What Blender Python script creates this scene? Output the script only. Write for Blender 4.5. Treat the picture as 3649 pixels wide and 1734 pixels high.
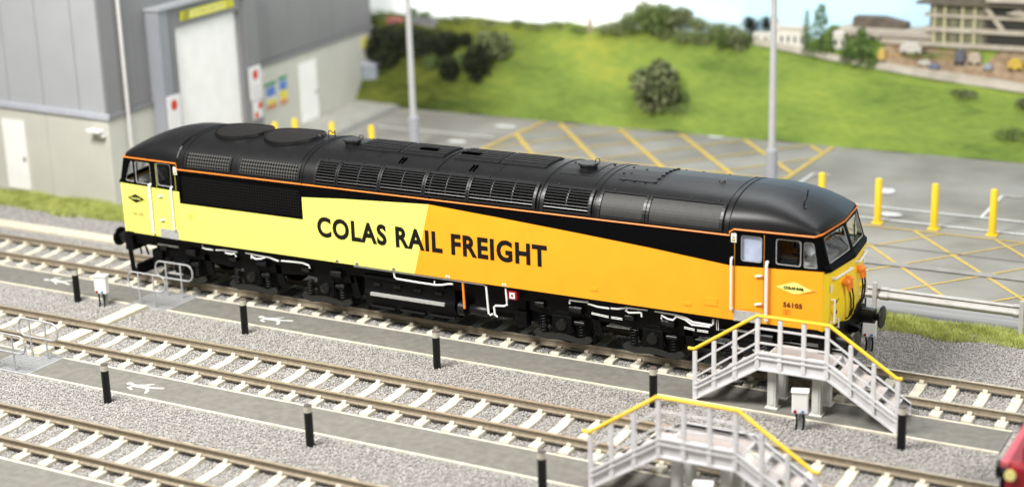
import bpy, bmesh, math, random
from math import sin, cos, pi, radians, sqrt, atan2, hypot
from mathutils import Vector, Matrix
from mathutils.geometry import tessellate_polygon

random.seed(7)
scene = bpy.context.scene
for o in list(bpy.data.objects):
    bpy.data.objects.remove(o)
COL = scene.collection

# ------------------------------------------------------------------ camera
cd = bpy.data.cameras.new('camera')
cam = bpy.data.objects.new('camera', cd)
COL.objects.link(cam)
R_ = Vector((0.87522969, 0.48281385, -0.02938986))
U_ = Vector((-0.11367944, 0.2643715, 0.9576976))
F_ = Vector((-0.47015951, 0.83486436, -0.28627179))
m3 = Matrix((R_, U_, -F_)).transposed()
cam.matrix_world = Matrix.Translation((18.7002, -30.70425, 12.39866)) @ m3.to_4x4()
cd.sensor_width = 36.0
cd.lens = 57.49
cd.clip_start = 0.5
cd.clip_end = 400
cd.dof.use_dof = True
cd.dof.focus_distance = 35.2
cd.dof.aperture_fstop = 0.185
scene.camera = cam

# ------------------------------------------------------------------ world: dim even light of a white exhibition room
w = bpy.data.worlds.new("World")
scene.world = w
w.use_nodes = True
bg = w.node_tree.nodes['Background']
bg.inputs[0].default_value = (1.0, 0.99, 0.97, 1)
bg.inputs[1].default_value = 0.25

# ------------------------------------------------------------------ ceiling lamps of the room, and an added fill lamp
def area(name, loc, target, sx, sy, power, col=(1, 1, 1)):
    l = bpy.data.lights.new(name, 'AREA')
    l.shape = 'RECTANGLE'
    l.size, l.size_y = sx, sy
    l.energy = power
    l.color = col
    o = bpy.data.objects.new(name, l)
    COL.objects.link(o)
    o.location = loc
    d = Vector(target) - Vector(loc)
    o.rotation_euler = d.to_track_quat('-Z', 'Y').to_euler()
    return o
area('ceiling_or_fill_lamp', (-6, -17, 27), (-1, 0, 0), 13, 9, 19800, (1.0, 0.98, 0.945))
area('ceiling_or_fill_lamp', (27, -9, 19), (9, 0, 1), 7, 7, 3900, (1.0, 0.98, 0.95))  # added fill lamp, brightens the cab nose and right-facing sides
area('ceiling_or_fill_lamp', (4, 17, 26), (0, 10, 0), 26, 4, 4300, (0.93, 0.97, 1.0))

scene.view_settings.view_transform = 'Standard'
scene.view_settings.look = 'None'
scene.view_settings.exposure = 0.12
scene.view_settings.gamma = 1.0
scene.cycles.max_bounces = 6

# ------------------------------------------------------------------ materials
def lin(c):
    return tuple(((x / 12.92) if x <= 0.04045 else ((x + 0.055) / 1.055) ** 2.4) for x in c)
MATS = {}
def mat(name, col, rough=0.6, var=0.06, scale=6.0, bump=0.0, bscale=40.0, metal=0.0, spec=0.5, col2=None, coat=0.0, detail=5.0, c2lo=0.35, c2hi=0.65, stretch=None):
    if name in MATS:
        return MATS[name]
    m = bpy.data.materials.new(name)
    m.use_nodes = True
    nt = m.node_tree
    b = nt.nodes['Principled BSDF']
    b.inputs['Roughness'].default_value = rough
    b.inputs['Metallic'].default_value = metal
    b.inputs['Specular IOR Level'].default_value = spec
    b.inputs['Coat Weight'].default_value = coat
    tc = nt.nodes.new('ShaderNodeTexCoord')
    src = tc.outputs['Object']
    if stretch:
        mp = nt.nodes.new('ShaderNodeMapping')
        mp.inputs['Scale'].default_value = stretch
        nt.links.new(src, mp.inputs[0])
        src = mp.outputs[0]
    n = nt.nodes.new('ShaderNodeTexNoise')
    n.inputs['Scale'].default_value = scale
    n.inputs['Detail'].default_value = detail
    nt.links.new(src, n.inputs['Vector'])
    r = nt.nodes.new('ShaderNodeValToRGB')
    r.color_ramp.elements[0].position = c2lo
    r.color_ramp.elements[1].position = c2hi
    if col2 is None:
        a = [max(0, c * (1 - var)) for c in col]
        bb = [min(1, c * (1 + var)) for c in col]
    else:
        a, bb = col, col2
    r.color_ramp.elements[0].color = (*a, 1)
    r.color_ramp.elements[1].color = (*bb, 1)
    nt.links.new(n.outputs['Fac'], r.inputs[0])
    nt.links.new(r.outputs[0], b.inputs['Base Color'])
    if bump:
        n2 = nt.nodes.new('ShaderNodeTexNoise')
        n2.inputs['Scale'].default_value = bscale
        n2.inputs['Detail'].default_value = 4
        nt.links.new(src, n2.inputs['Vector'])
        bp = nt.nodes.new('ShaderNodeBump')
        bp.inputs['Strength'].default_value = bump
        bp.inputs['Distance'].default_value = 0.02
        nt.links.new(n2.outputs['Fac'], bp.inputs['Height'])
        nt.links.new(bp.outputs[0], b.inputs['Normal'])
    MATS[name] = m
    return m

BLACK = mat('satin_black_paint', (0.002, 0.002, 0.0025), 0.5, 0.15, 8, 0.05, 90, spec=0.05)
ROOFB = mat('roof_black_paint', (0.007, 0.007, 0.0075), 0.40, 0.15, 3, 0.06, 120, spec=0.30)
UNDER = mat('underframe_black', (0.0025, 0.0025, 0.003), 0.45, 0.3, 8, 0.1, 40, spec=0.16)
RUBBER = mat('black_plastic', (0.006, 0.006, 0.0065), 0.38, 0.1, spec=0.35)
YEL = mat('pale_yellow_paint', (0.86, 0.83, 0.17), 0.42, 0.02, 2, 0.03, 150)
ORA = mat('orange_paint', (0.95, 0.375, 0.012), 0.42, 0.025, 2, 0.03, 150)
NOSEY = mat('warning_yellow_paint', (0.95, 0.68, 0.010), 0.4, 0.03, 3, 0.03, 100)
ORLINE = mat('orange_line_paint', (0.80, 0.22, 0.02), 0.45, 0.03)
PORANGE = mat('orange_plastic', (0.90, 0.27, 0.03), 0.45, 0.06, 10)
WHITE = mat('white_paint', (0.84, 0.84, 0.82), 0.45, 0.02)
SILV = mat('silver_paint', (0.50, 0.50, 0.48), 0.42, 0.2, 40, 0.4, 45, metal=0.3)
REDP = mat('red_paint', (0.26, 0.005, 0.012), 0.35, 0.06, 5)
PINKP = mat('lit_edge_red', (0.45, 0.08, 0.10), 0.5, 0.06, 5)  # paler red, holds the highlight of the red vehicle's top edge
CAB_GREY = mat('cab_interior_grey', (0.32, 0.32, 0.31), 0.7, 0.1)
CAB_DARK = mat('cab_seat_grey', (0.07, 0.07, 0.07), 0.7, 0.1)
BLUEGREY = mat('pale_blue_blind', (0.45, 0.50, 0.66), 0.6, 0.12, 5)
TEXTB = mat('lettering_black', (0.008, 0.006, 0.005), 0.5, 0.05, spec=0.2)
TEXTR = mat('number_dark_red', (0.09, 0.012, 0.008), 0.5, 0.05)
RAILT = mat('rusty_rail_side', (0.205, 0.165, 0.115), 0.6, 0.18, 14, 0.15, 60, col2=(0.275, 0.23, 0.165))
RAILTOP = mat('rail_head_worn', (0.47, 0.40, 0.30), 0.35, 0.12, 5, metal=0.5)
CONC = mat('sleeper_concrete', (0.55, 0.51, 0.395), 0.85, 0.08, 9, 0.25, 60, col2=(0.64, 0.61, 0.505))
CREAM = mat('cream_edging_concrete', (0.56, 0.51, 0.39), 0.85, 0.1, 7, 0.2, 60, col2=(0.68, 0.64, 0.52))
WALK = mat('walkway_tarmac', (0.135, 0.130, 0.112), 0.9, 0.15, 6, 0.3, 120, col2=(0.195, 0.187, 0.165), detail=14, c2lo=0.3, c2hi=0.75)
PAVING = mat('yard_concrete', (0.20, 0.19, 0.162), 0.85, 0.1, 0.45, 0.12, 60, col2=(0.295, 0.283, 0.25), detail=14)
PALEP = mat('pavement_concrete', (0.36, 0.35, 0.31), 0.85, 0.1, 1.2, 0.1, 60)
MARKW = mat('white_road_paint', (0.62, 0.62, 0.59), 0.7, 0.1, 9)
MARKW2 = mat('worn_white_road_paint', (0.50, 0.49, 0.46), 0.7, 0.2, 9)
MARKY = mat('yellow_road_paint', (0.60, 0.42, 0.07), 0.75, 0.15, 5, col2=(0.48, 0.35, 0.10))
GALV = mat('galvanised_steel', (0.40, 0.405, 0.41), 0.5, 0.1, 12, metal=0.1)
STEPG = mat('pale_grey_plastic', (0.64, 0.63, 0.635), 0.55, 0.06, 7, 0.08, 60)
LEGG = mat('leg_grey_plastic', (0.63, 0.63, 0.59), 0.6, 0.06, 7, 0.05, 60)
TREAD = mat('tread_beige_grating', (0.52, 0.46, 0.43), 0.8, 0.2, 60, 0.3, 90)
HANDY = mat('handrail_yellow', (0.86, 0.54, 0.02), 0.5, 0.04, 6)
BOLLY = mat('bollard_yellow', (0.83, 0.57, 0.02), 0.5, 0.04, 6)
CAPC = mat('bollard_lens_cream', (0.50, 0.48, 0.40), 0.35, 0.1, 9)
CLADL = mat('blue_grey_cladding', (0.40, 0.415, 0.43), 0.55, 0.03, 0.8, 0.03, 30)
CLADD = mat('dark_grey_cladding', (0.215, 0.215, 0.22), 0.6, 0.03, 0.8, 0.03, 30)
WALLB = mat('beige_wall_panel', (0.57, 0.565, 0.50), 0.7, 0.03, 1.0, 0.05, 30)
SILLG = mat('pale_grey_trim', (0.47, 0.49, 0.55), 0.5, 0.05, 4)
DOORW = mat('white_door_paint', (0.95, 0.945, 0.92), 0.5, 0.03, 2)
SKYBLUE = mat('pale_sky_print', (0.93, 0.95, 0.97), 0.9, 0.0)
POSTG = mat('lamp_post_grey', (0.50, 0.50, 0.50), 0.5, 0.04, 6)
GLASSD = None
def glass_mat():
    m = bpy.data.materials.new('window_glass')
    m.use_nodes = True
    b = m.node_tree.nodes['Principled BSDF']
    b.inputs['Base Color'].default_value = (0.9, 0.93, 0.93, 1)
    b.inputs['Roughness'].default_value = 0.06
    b.inputs['Transmission Weight'].default_value = 1.0
    b.inputs['IOR'].default_value = 1.15
    b.inputs['Alpha'].default_value = 0.35
    return m
GLASS = glass_mat()

def mesh_grille_mat(name, dark, light, sc, bumpy=1.0):
    m = bpy.data.materials.new(name)
    m.use_nodes = True
    nt = m.node_tree
    b = nt.nodes['Principled BSDF']
    b.inputs['Roughness'].default_value = 0.5
    b.inputs['Specular IOR Level'].default_value = 0.04
    tc = nt.nodes.new('ShaderNodeTexCoord')
    mp = nt.nodes.new('ShaderNodeMapping')
    mp.inputs['Rotation'].default_value = (0, radians(45), 0)
    mp.inputs['Scale'].default_value = (sc, sc * 0.01, sc)
    nt.links.new(tc.outputs['Object'], mp.inputs[0])
    ch = nt.nodes.new('ShaderNodeTexChecker')
    ch.inputs['Scale'].default_value = 1.0
    ch.inputs['Color1'].default_value = (*dark, 1)
    ch.inputs['Color2'].default_value = (*light, 1)
    nt.links.new(mp.outputs[0], ch.inputs[0])
    nt.links.new(ch.outputs['Color'], b.inputs['Base Color'])
    bp = nt.nodes.new('ShaderNodeBump')
    bp.inputs['Strength'].default_value = 0.5 * bumpy
    bp.inputs['Distance'].default_value = 0.01
    nt.links.new(ch.outputs['Fac'], bp.inputs['Height'])
    bp.invert = True
    nt.links.new(bp.outputs[0], b.inputs['Normal'])
    return m
MESHR = mesh_grille_mat('roof_grille_mesh', (0.003, 0.003, 0.003), (0.07, 0.07, 0.067), 19)
MESHS = mesh_grille_mat('side_grille_mesh', (0.0015, 0.0015, 0.0015), (0.010, 0.010, 0.010), 20)
GRATE = mesh_grille_mat('grating_shadow', (0.10, 0.10, 0.10), (0.2, 0.2, 0.2), 20)

# ------------------------------------------------------------------ object helpers
def tag(o, label=None, cat=None, group=None, kind=None):
    if label: o['label'] = label
    if cat: o['category'] = cat
    if group: o['group'] = group
    if kind: o['kind'] = kind
    return o
def empty(name, loc=(0, 0, 0), label=None, cat=None, group=None, rz=0):
    o = bpy.data.objects.new(name, None)
    COL.objects.link(o)
    o.location = loc
    o.rotation_euler = (0, 0, rz)
    o.empty_display_size = 0.2
    return tag(o, label, cat, group)
def link(name, me, parent=None):
    o = bpy.data.objects.new(name, me)
    COL.objects.link(o)
    if parent: o.parent = parent
    return o
def copy_tree(o, parent=None, loc=None):
    c = o.copy()
    COL.objects.link(c)
    c.parent = parent
    if loc is not None: c.location = loc
    for ch in list(o.children):
        copy_tree(ch, c)
    return c

class MB:
    def __init__(s):
        s.v = []; s.f = []; s.m = []
    def add(s, vs, fs, mi=0):
        b = len(s.v)
        s.v += [tuple(x) for x in vs]
        s.f += [tuple(i + b for i in f) for f in fs]
        s.m += [mi] * len(fs)
        return s
    def box(s, x0, x1, y0, y1, z0, z1, mi=0):
        vs = [(x, y, z) for z in (z0, z1) for y in (y0, y1) for x in (x0, x1)]
        s.add(vs, [(0, 2, 3, 1), (4, 5, 7, 6), (0, 1, 5, 4), (2, 6, 7, 3), (0, 4, 6, 2), (1, 3, 7, 5)], mi)
        return s
    def obox(s, c, ax, ay, az, mi=0):
        """oriented box: centre, three half-axis vectors"""
        c = Vector(c); ax = Vector(ax); ay = Vector(ay); az = Vector(az)
        vs = [c + ax * i + ay * j + az * k for k in (-1, 1) for j in (-1, 1) for i in (-1, 1)]
        s.add(vs, [(0, 2, 3, 1), (4, 5, 7, 6), (0, 1, 5, 4), (2, 6, 7, 3), (0, 4, 6, 2), (1, 3, 7, 5)], mi)
        return s
    def bar(s, p0, p1, w_, h_, mi=0, up=(0, 0, 1)):
        p0 = Vector(p0); p1 = Vector(p1)
        d = (p1 - p0); L = d.length; d.normalize()
        upv = Vector(up)
        side = d.cross(upv)
        if side.length < 1e-4: side = d.cross(Vector((0, 1, 0)))
        side.normalize()
        u = side.cross(d).normalized()
        s.obox((p0 + p1) / 2, d * L / 2, side * w_ / 2, u * h_ / 2, mi)
        return s
    def tube(s, pts, r, n=8, mi=0, caps=True, closed=False):
        pts = [Vector(p) for p in pts]
        N = len(pts)
        rings = []
        for i, p in enumerate(pts):
            if closed:
                d = (pts[(i + 1) % N] - pts[i - 1]).normalized()
            else:
                a = pts[max(i - 1, 0)]; b = pts[min(i + 1, N - 1)]
                d = (b - a).normalized()
            ref = Vector((0, 0, 1)) if abs(d.z) < 0.9 else Vector((0, 1, 0))
            sx = d.cross(ref).normalized(); sy = sx.cross(d)
            rr = r[i] if isinstance(r, (list, tuple)) else r
            rings.append([p + sx * cos(2 * pi * k / n) * rr + sy * sin(2 * pi * k / n) * rr for k in range(n)])
        vs = [q for rg in rings for q in rg]
        fs = []
        for i in range(N if closed else N - 1):
            j = (i + 1) % N
            for k in range(n):
                k2 = (k + 1) % n
                fs.append((i * n + k, i * n + k2, j * n + k2, j * n + k))
        if caps and not closed:
            fs.append(tuple(range(n))[::-1]); fs.append(tuple((N - 1) * n + k for k in range(n)))
        s.add(vs, fs, mi)
        return s
    def cyl(s, p0, p1, r0, r1=None, n=16, mi=0):
        return s.tube([p0, p1], [r0, r0 if r1 is None else r1], n, mi)
    def poly(s, pts, mi=0):
        s.add(pts, [tuple(range(len(pts)))], mi); return s
    def plate(s, loops, fn, th=0.0, mi=0, rim_mi=None):
        """planar outline with holes; fn((a,b),depth)->xyz; rims go th deep"""
        tri = tessellate_polygon([[Vector((p[0], p[1], 0)) for p in lp] for lp in loops])
        flat = [p for lp in loops for p in lp]
        s.add([fn(p, 0) for p in flat], tri, mi)
        if th:
            for lp in loops:
                n = len(lp)
                vs = [fn(p, 0) for p in lp] + [fn(p, th) for p in lp]
                s.add(vs, [(i, (i + 1) % n, n + (i + 1) % n, n + i) for i in range(n)], mi if rim_mi is None else rim_mi)
        return s
    def prism(s, pts, a, b, axis='y', mi=0):
        """outline pts (2-D) extruded along axis from a to b"""
        def P(p, t):
            if axis == 'y': return (p[0], t, p[1])
            if axis == 'x': return (t, p[0], p[1])
            return (p[0], p[1], t)
        n = len(pts)
        tri = tessellate_polygon([[Vector((p[0], p[1], 0)) for p in pts]])
        s.add([P(p, a) for p in pts], tri, mi)
        s.add([P(p, b) for p in pts], [t[::-1] for t in tri], mi)
        s.add([P(p, a) for p in pts] + [P(p, b) for p in pts], [(i, (i + 1) % n, n + (i + 1) % n, n + i) for i in range(n)], mi)
        return s
    def build(s, name, mats, parent=None, smooth=False, bevel=0.0, recalc=True, seg=2):
        me = bpy.data.meshes.new(name)
        me.from_pydata(s.v, [], s.f)
        if not isinstance(mats, (list, tuple)): mats = [mats]
        for mm in mats: me.materials.append(mm)
        if len(mats) > 1: me.polygons.foreach_set('material_index', s.m)
        if recalc:
            bm = bmesh.new(); bm.from_mesh(me)
            bmesh.ops.remove_doubles(bm, verts=bm.verts, dist=1e-5)
            bmesh.ops.recalc_face_normals(bm, faces=bm.faces)
            bm.to_mesh(me); bm.free()
        if smooth:
            me.polygons.foreach_set('use_smooth', [True] * len(me.polygons))
            try: me.set_sharp_from_angle(angle=radians(40))
            except Exception: pass
        me.update()
        o = link(name, me, parent)
        if bevel:
            md = o.modifiers.new('bevel', 'BEVEL')
            md.width = bevel; md.segments = seg; md.limit_method = 'ANGLE'; md.angle_limit = radians(40)
        return o

def islands(mb):
    par = list(range(len(mb.v)))
    def f(a):
        while par[a] != a: par[a] = par[par[a]]; a = par[a]
        return a
    for fc in mb.f:
        for a in fc[1:]: par[f(a)] = f(fc[0])
    out = {}
    for fc in mb.f:
        k = f(fc[0]); m_, ix = out.setdefault(k, (MB(), {}))
        nf = []
        for a in fc:
            if a not in ix: ix[a] = len(m_.v); m_.v.append(mb.v[a])
            nf.append(ix[a])
        m_.f.append(tuple(nf)); m_.m.append(0)
    return [o[0] for o in out.values()]
def rrect(x0, x1, z0, z1, r=0.04, n=4):
    pts = []
    for cx, cz, a0 in ((x1 - r, z1 - r, 0), (x0 + r, z1 - r, 90), (x0 + r, z0 + r, 180), (x1 - r, z0 + r, 270)):
        for k in range(n + 1):
            a = radians(a0 + 90 * k / n)
            pts.append((cx + r * cos(a), cz + r * sin(a)))
    return pts
def rpoly(pts, r=0.04, n=3):
    out = []
    N = len(pts)
    for i in range(N):
        p = Vector(pts[i]); a = Vector(pts[i - 1]); b = Vector(pts[(i + 1) % N])
        d1 = (a - p).normalized(); d2 = (b - p).normalized()
        p1 = p + d1 * r; p2 = p + d2 * r
        for k in range(n + 1):
            t = k / n
            q = p1 * (1 - t) ** 2 + p * 2 * t * (1 - t) + p2 * t * t
            out.append((q.x, q.y))
    return out
def text_mb(txt, x0, x1, z0, z1, fn, depth=0.003, bold=0.0, spacing=1.0):
    cu = bpy.data.curves.new('t', 'FONT')
    cu.body = txt; cu.size = 1.0; cu.offset = bold; cu.space_character = spacing
    cu.resolution_u = 4
    o = bpy.data.objects.new('t', cu); COL.objects.link(o)
    dg = bpy.context.evaluated_depsgraph_get()
    me = o.evaluated_get(dg).to_mesh()
    vs = [v.co.copy() for v in me.vertices]
    fs = [tuple(p.vertices) for p in me.polygons]
    o.evaluated_get(dg).to_mesh_clear()
    bpy.data.objects.remove(o)
    ax0 = min(v.x for v in vs); ax1 = max(v.x for v in vs)
    ay0 = min(v.y for v in vs); ay1 = max(v.y for v in vs)
    mb = MB()
    mb.add([fn((x0 + (v.x - ax0) / (ax1 - ax0) * (x1 - x0), z0 + (v.y - ay0) / (ay1 - ay0) * (z1 - z0)), -depth) for v in vs], fs)
    return mb

# ================================================================== SETTING
ZG = -0.28
# ballast bed
def grid_mesh(x0, x1, y0, y1, nx, ny, zf):
    mb = MB()
    vs = [(x0 + (x1 - x0) * i / nx, y0 + (y1 - y0) * j / ny, zf(x0 + (x1 - x0) * i / nx, y0 + (y1 - y0) * j / ny)) for j in range(ny + 1) for i in range(nx + 1)]
    fs = [(j * (nx + 1) + i, j * (nx + 1) + i + 1, (j + 1) * (nx + 1) + i + 1, (j + 1) * (nx + 1) + i) for j in range(ny) for i in range(nx)]
    mb.add(vs, fs)
    return mb

def ballast_mat(name, per_obj=False):
    m = bpy.data.materials.new(name); m.use_nodes = True
    nt = m.node_tree; b = nt.nodes['Principled BSDF']
    b.inputs['Roughness'].default_value = 0.85
    r = nt.nodes.new('ShaderNodeValToRGB')
    r.color_ramp.interpolation = 'LINEAR'
    cols = [(0.25, 0.24, 0.226), (0.335, 0.322, 0.305), (0.39, 0.375, 0.355), (0.47, 0.45, 0.43)]
    e = r.color_ramp.elements
    e[0].color = (*cols[0], 1); e[1].color = (*cols[3], 1)
    e.new(0.3).color = (*cols[1], 1); e.new(0.65).color = (*cols[2], 1)
    if per_obj:
        oi = nt.nodes.new('ShaderNodeObjectInfo')
        nt.links.new(oi.outputs['Random'], r.inputs[0])
        nt.links.new(r.outputs[0], b.inputs['Base Color'])
    else:
        tc = nt.nodes.new('ShaderNodeTexCoord')
        v = nt.nodes.new('ShaderNodeTexVoronoi'); v.inputs['Scale'].default_value = 17
        nt.links.new(tc.outputs['Object'], v.inputs['Vector'])
        sp = nt.nodes.new('ShaderNodeSeparateColor')
        nt.links.new(v.outputs['Color'], sp.inputs[0])
        nt.links.new(sp.outputs[0], r.inputs[0])
        mx = nt.nodes.new('ShaderNodeMix'); mx.data_type = 'RGBA'; mx.blend_type = 'MULTIPLY'; mx.inputs[0].default_value = 1
        nt.links.new(r.outputs[0], mx.inputs[6]); mx.inputs[7].default_value = (0.85, 0.83, 0.8, 1)
        nt.links.new(mx.outputs[2], b.inputs['Base Color'])
        bp = nt.nodes.new('ShaderNodeBump'); bp.inputs['Strength'].default_value = 0.8; bp.inputs['Distance'].default_value = 0.04; bp.invert = True
        nt.links.new(v.outputs['Distance'], bp.inputs['Height']); nt.links.new(bp.outputs[0], b.inputs['Normal'])
    return m
BALL = ballast_mat('ballast_base')
STONE = ballast_mat('ballast_stone', True)
tag(grid_mesh(-34, 22, -24, 4.62, 8, 8, lambda x, y: -0.262).build('ballast_bed', BALL), kind='structure')

# loose stones: geometry-nodes instances over strips between the walkways
def stones():
    coll = bpy.data.collections.new('stone_shapes')
    protos = []
    for k in range(5):
        bm = bmesh.new()
        bmesh.ops.create_icosphere(bm, subdivisions=1, radius=1.0)
        rnd = random.Random(k)
        for v in bm.verts:
            v.co *= rnd.uniform(0.72, 1.15)
        sc = Vector((rnd.uniform(0.9, 1.3), rnd.uniform(0.7, 1.0), rnd.uniform(0.6, 0.85)))
        for v in bm.verts: v.co = Vector((v.co.x * sc.x, v.co.y * sc.y, v.co.z * sc.z)) * 0.022
        me = bpy.data.meshes.new('stone'); bm.to_mesh(me); bm.free()
        me.materials.append(STONE)
        o = bpy.data.objects.new('stone', me); coll.objects.link(o)
        protos.append(o)
    mb = MB()
    def strip(x0, x1, y0, y1): mb.poly([(x0, y0, -0.245), (x1, y0, -0.245), (x1, y1, -0.245), (x0, y1, -0.245)])
    X0, X1 = -19.5, 19.0
    strip(X0, X1, 0.4, 1.7); strip(-19.5, -9, 2.2, 3.9); strip(-9, X1, 1.7, 4.1)
    strip(X0, X1, -1.0, 0.4)
    strip(-16, X1, -5.66, -2.16)
    strip(-10.5, X1, -10.3, -6.8)
    o = mb.build('ballast_stones', STONE, recalc=False)
    ng = bpy.data.node_groups.new('scatter', 'GeometryNodeTree')
    ng.interface.new_socket('Geometry', in_out='INPUT', socket_type='NodeSocketGeometry')
    ng.interface.new_socket('Geometry', in_out='OUTPUT', socket_type='NodeSocketGeometry')
    N = ng.nodes.new; L = ng.links.new
    gi = N('NodeGroupInput'); go = N('NodeGroupOutput')
    dp = N('GeometryNodeDistributePointsOnFaces'); dp.distribute_method = 'RANDOM'
    dp.inputs['Density'].default_value = 980
    ci = N('GeometryNodeCollectionInfo'); ci.inputs['Collection'].default_value = coll
    ci.inputs['Separate Children'].default_value = True
    ci.inputs['Reset Children'].default_value = True
    ip = N('GeometryNodeInstanceOnPoints'); ip.inputs['Pick Instance'].default_value = True
    rv = N('FunctionNodeRandomValue'); rv.data_type = 'FLOAT_VECTOR'
    rv.inputs[0].default_value = (0, 0, 0); rv.inputs[1].default_value = (6.28, 6.28, 6.28)
    rs = N('FunctionNodeRandomValue'); rs.data_type = 'FLOAT'
    rs.inputs[2].default_value = 0.6; rs.inputs[3].default_value = 1.25
    L(gi.outputs[0], dp.inputs['Mesh']); L(dp.outputs['Points'], ip.inputs['Points'])
    L(ci.outputs[0], ip.inputs['Instance']); L(rv.outputs[0], ip.inputs['Rotation']); L(rs.outputs[1], ip.inputs['Scale'])
    L(ip.outputs[0], go.inputs[0])
    md = o.modifiers.new('scatter', 'NODES'); md.node_group = ng
    tag(o, 'loose grey and brown ballast stones around the sleepers', 'ballast', kind='stuff')
stones()

# yard surface
tag(grid_mesh(-40, 26, 4.6, 20.6, 6, 4, lambda x, y: ZG).build('yard_surface', PAVING), kind='structure')
def flat(name, pts, z, m_, parent=None):
    mb = MB(); mb.poly([(p[0], p[1], z) for p in pts]); return mb.build(name, m_, parent, recalc=False)
tag(flat('roadway', [(-13.8, 4.61), (24, 4.61), (24, 5.8), (-13.8, 5.8)], ZG + 0.004, mat('road_asphalt', (0.225, 0.225, 0.22), 0.85, 0.1, 2, 0.1, 80, stretch=(0.2, 4, 1), col2=(0.29, 0.285, 0.275), detail=8)), kind='structure')
# kerb line between roadway and yard
mk = MB(); mk.box(-13.8, 24, 5.80, 5.86, ZG, ZG + 0.03); tag(mk.build('yard_kerb', PALEP), kind='structure')

marks = empty('yard_markings', (0, 0, 0), 'yellow box junction hatching and white lines painted on the yard', 'road marking')
def stripe(name, p, q, w_, z, m_, parent):
    p = Vector((*p, 0)); q = Vector((*q, 0)); d = (q - p).normalized(); nrm = Vector((-d.y, d.x, 0)) * w_ / 2
    return flat(name, [tuple((p + nrm).xy), tuple((p - nrm).xy), tuple((q - nrm).xy), tuple((q + nrm).xy)], z, m_, parent)
zz = [ZG + 0.008]
def st(name, p, q, w_, m_):
    zz[0] += 0.0004
    return stripe(name, p, q, w_, zz[0], m_, marks)
# near hatched box: x from 5.6 on, y 6..11.5
def clip(p, q, x0, x1, y0, y1):
    (ax, ay), (bx, by) = p, q
    t0, t1 = 0.0, 1.0
    for d, lo, hi, s_ in ((bx - ax, x0, x1, ax), (by - ay, y0, y1, ay)):
        if abs(d) < 1e-9:
            if s_ < lo or s_ > hi: return None
            continue
        a = (lo - s_) / d; b = (hi - s_) / d
        if a > b: a, b = b, a
        t0 = max(t0, a); t1 = min(t1, b)
    if t0 >= t1: return None
    return (ax + (bx - ax) * t0, ay + (by - ay) * t0), (ax + (bx - ax) * t1, ay + (by - ay) * t1)
for k in range(-6, 8):
    c = 7.45 + k * 2.17
    r = clip((c - 2, 11.52 + 2.38), (c + 9, 11.52 - 10.7), -6.2, 18, 6.1, 11.6)
    if r: st('yellow_line', *r, 0.10, MARKY)
    c = 8.17 + k * 2.17
    r = clip((c + 2, 11.62 + 2.5), (c - 9, 11.62 - 11.3), -6.2, 18, 6.1, 11.6)
    if r: st('yellow_line', *r, 0.07, MARKY)
st('yellow_line', (-6.2, 11.62), (18, 11.62), 0.08, MARKY)
st('yellow_line', (-6.2, 6.1), (18, 6.1), 0.08, MARKY)
# far hatched box between the lamps
for k in range(-1, 7):
    c = -10.6 + k * 2.33
    r = clip((c - 1, 21.9), (c + 8, 21.9 - 11.15), -8.4, 2.25, 15.45, 20.0)
    if r: st('yellow_line', *r, 0.17, MARKY)
    c = -4.4 + k * 2.1
    r = clip((c, 20.6), (c - 6, 20.6 - 7.5), -8.4, 2.25, 15.45, 20.0)
    if r: st('yellow_line', *r, 0.09, MARKY)
for p, q in (((-8.4, 15.4), (-8.4, 20.1)), ((2.3, 15.4), (2.3, 20.1)), ((-8.4, 15.4), (2.3, 15.4))):
    st('yellow_line', p, q, 0.15, MARKY)
st('white_line', (-13.6, 17.1), (-8.8, 17.1), 0.20, MARKW2)
st('white_line', (2.85, 12.35), (22, 12.35), 0.12, MARKW)
st('white_line', (2.85, 13.55), (22, 13.55), 0.12, MARKW)
st('white_line', (2.85, 13.6), (2.86, 16.5), 0.10, MARKW)
st('white_line', (2.8, 16.5), (3.4, 16.5), 0.10, MARKW)
st('white_line', (8.7, 13.6), (8.7, 16.1), 0.10, MARKW)
st('white_line', (8.65, 16.1), (9.3, 16.1), 0.10, MARKW2)
def blob(cx, cy, rx, ry):
    zz[0] += 0.0004
    mb = MB(); n = 18
    mb.poly([(cx + rx * cos(2 * pi * k / n) * (1 + 0.15 * sin(3 * k)), cy + ry * sin(2 * pi * k / n) * (1 + 0.15 * cos(2 * k)), zz[0]) for k in range(n)])
    return mb.build('painted_symbol', MARKW, marks, recalc=False)
for c in ((-9.3, 18.8, 0.42, 0.22), (5.5, 15.3, 0.26, 0.33), (6.35, 12.9, 0.33, 0.2), (-1.8, 20.0, 0.3, 0.15), (-9.7, 16.1, 0.35, 0.2)):
    blob(*c)
st('tar_seam', (-13, 9.86), (20, 9.95), 0.05, mat('tar_seam', (0.20, 0.185, 0.14), 0.8))
st('worn_line', (-6, 8.25), (20, 8.6), 0.30, mat('worn_pale_strip', (0.275, 0.265, 0.24), 0.8, 0.1, 3))

# walkways A, B, C
def walkway(y0, y1, x0, x1):
    nm = 'walkway'
    mb = MB(); mb.box(x0, x1, y0 + 0.06, y1 - 0.05, -0.33, -0.235)
    tag(mb.build(nm, WALK), kind='structure')
    k = MB(); k.box(x0, x1, y0, y0 + 0.06, -0.33, -0.215); k.box(x0, x1, y1 - 0.05, y1, -0.33, -0.222)
    tag(k.build('walkway_edging', CREAM, bevel=0.006), kind='structure')
for yb, xa, xb in ((0, -30, -8.22), (0, -7.03, 12.8), (-4.65, -20, -8.2), (-4.65, -7.0, 18), (-9.3, -20, 18)):
    walkway(-2.16 + yb, -1.0 + yb, xa, xb)

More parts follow.
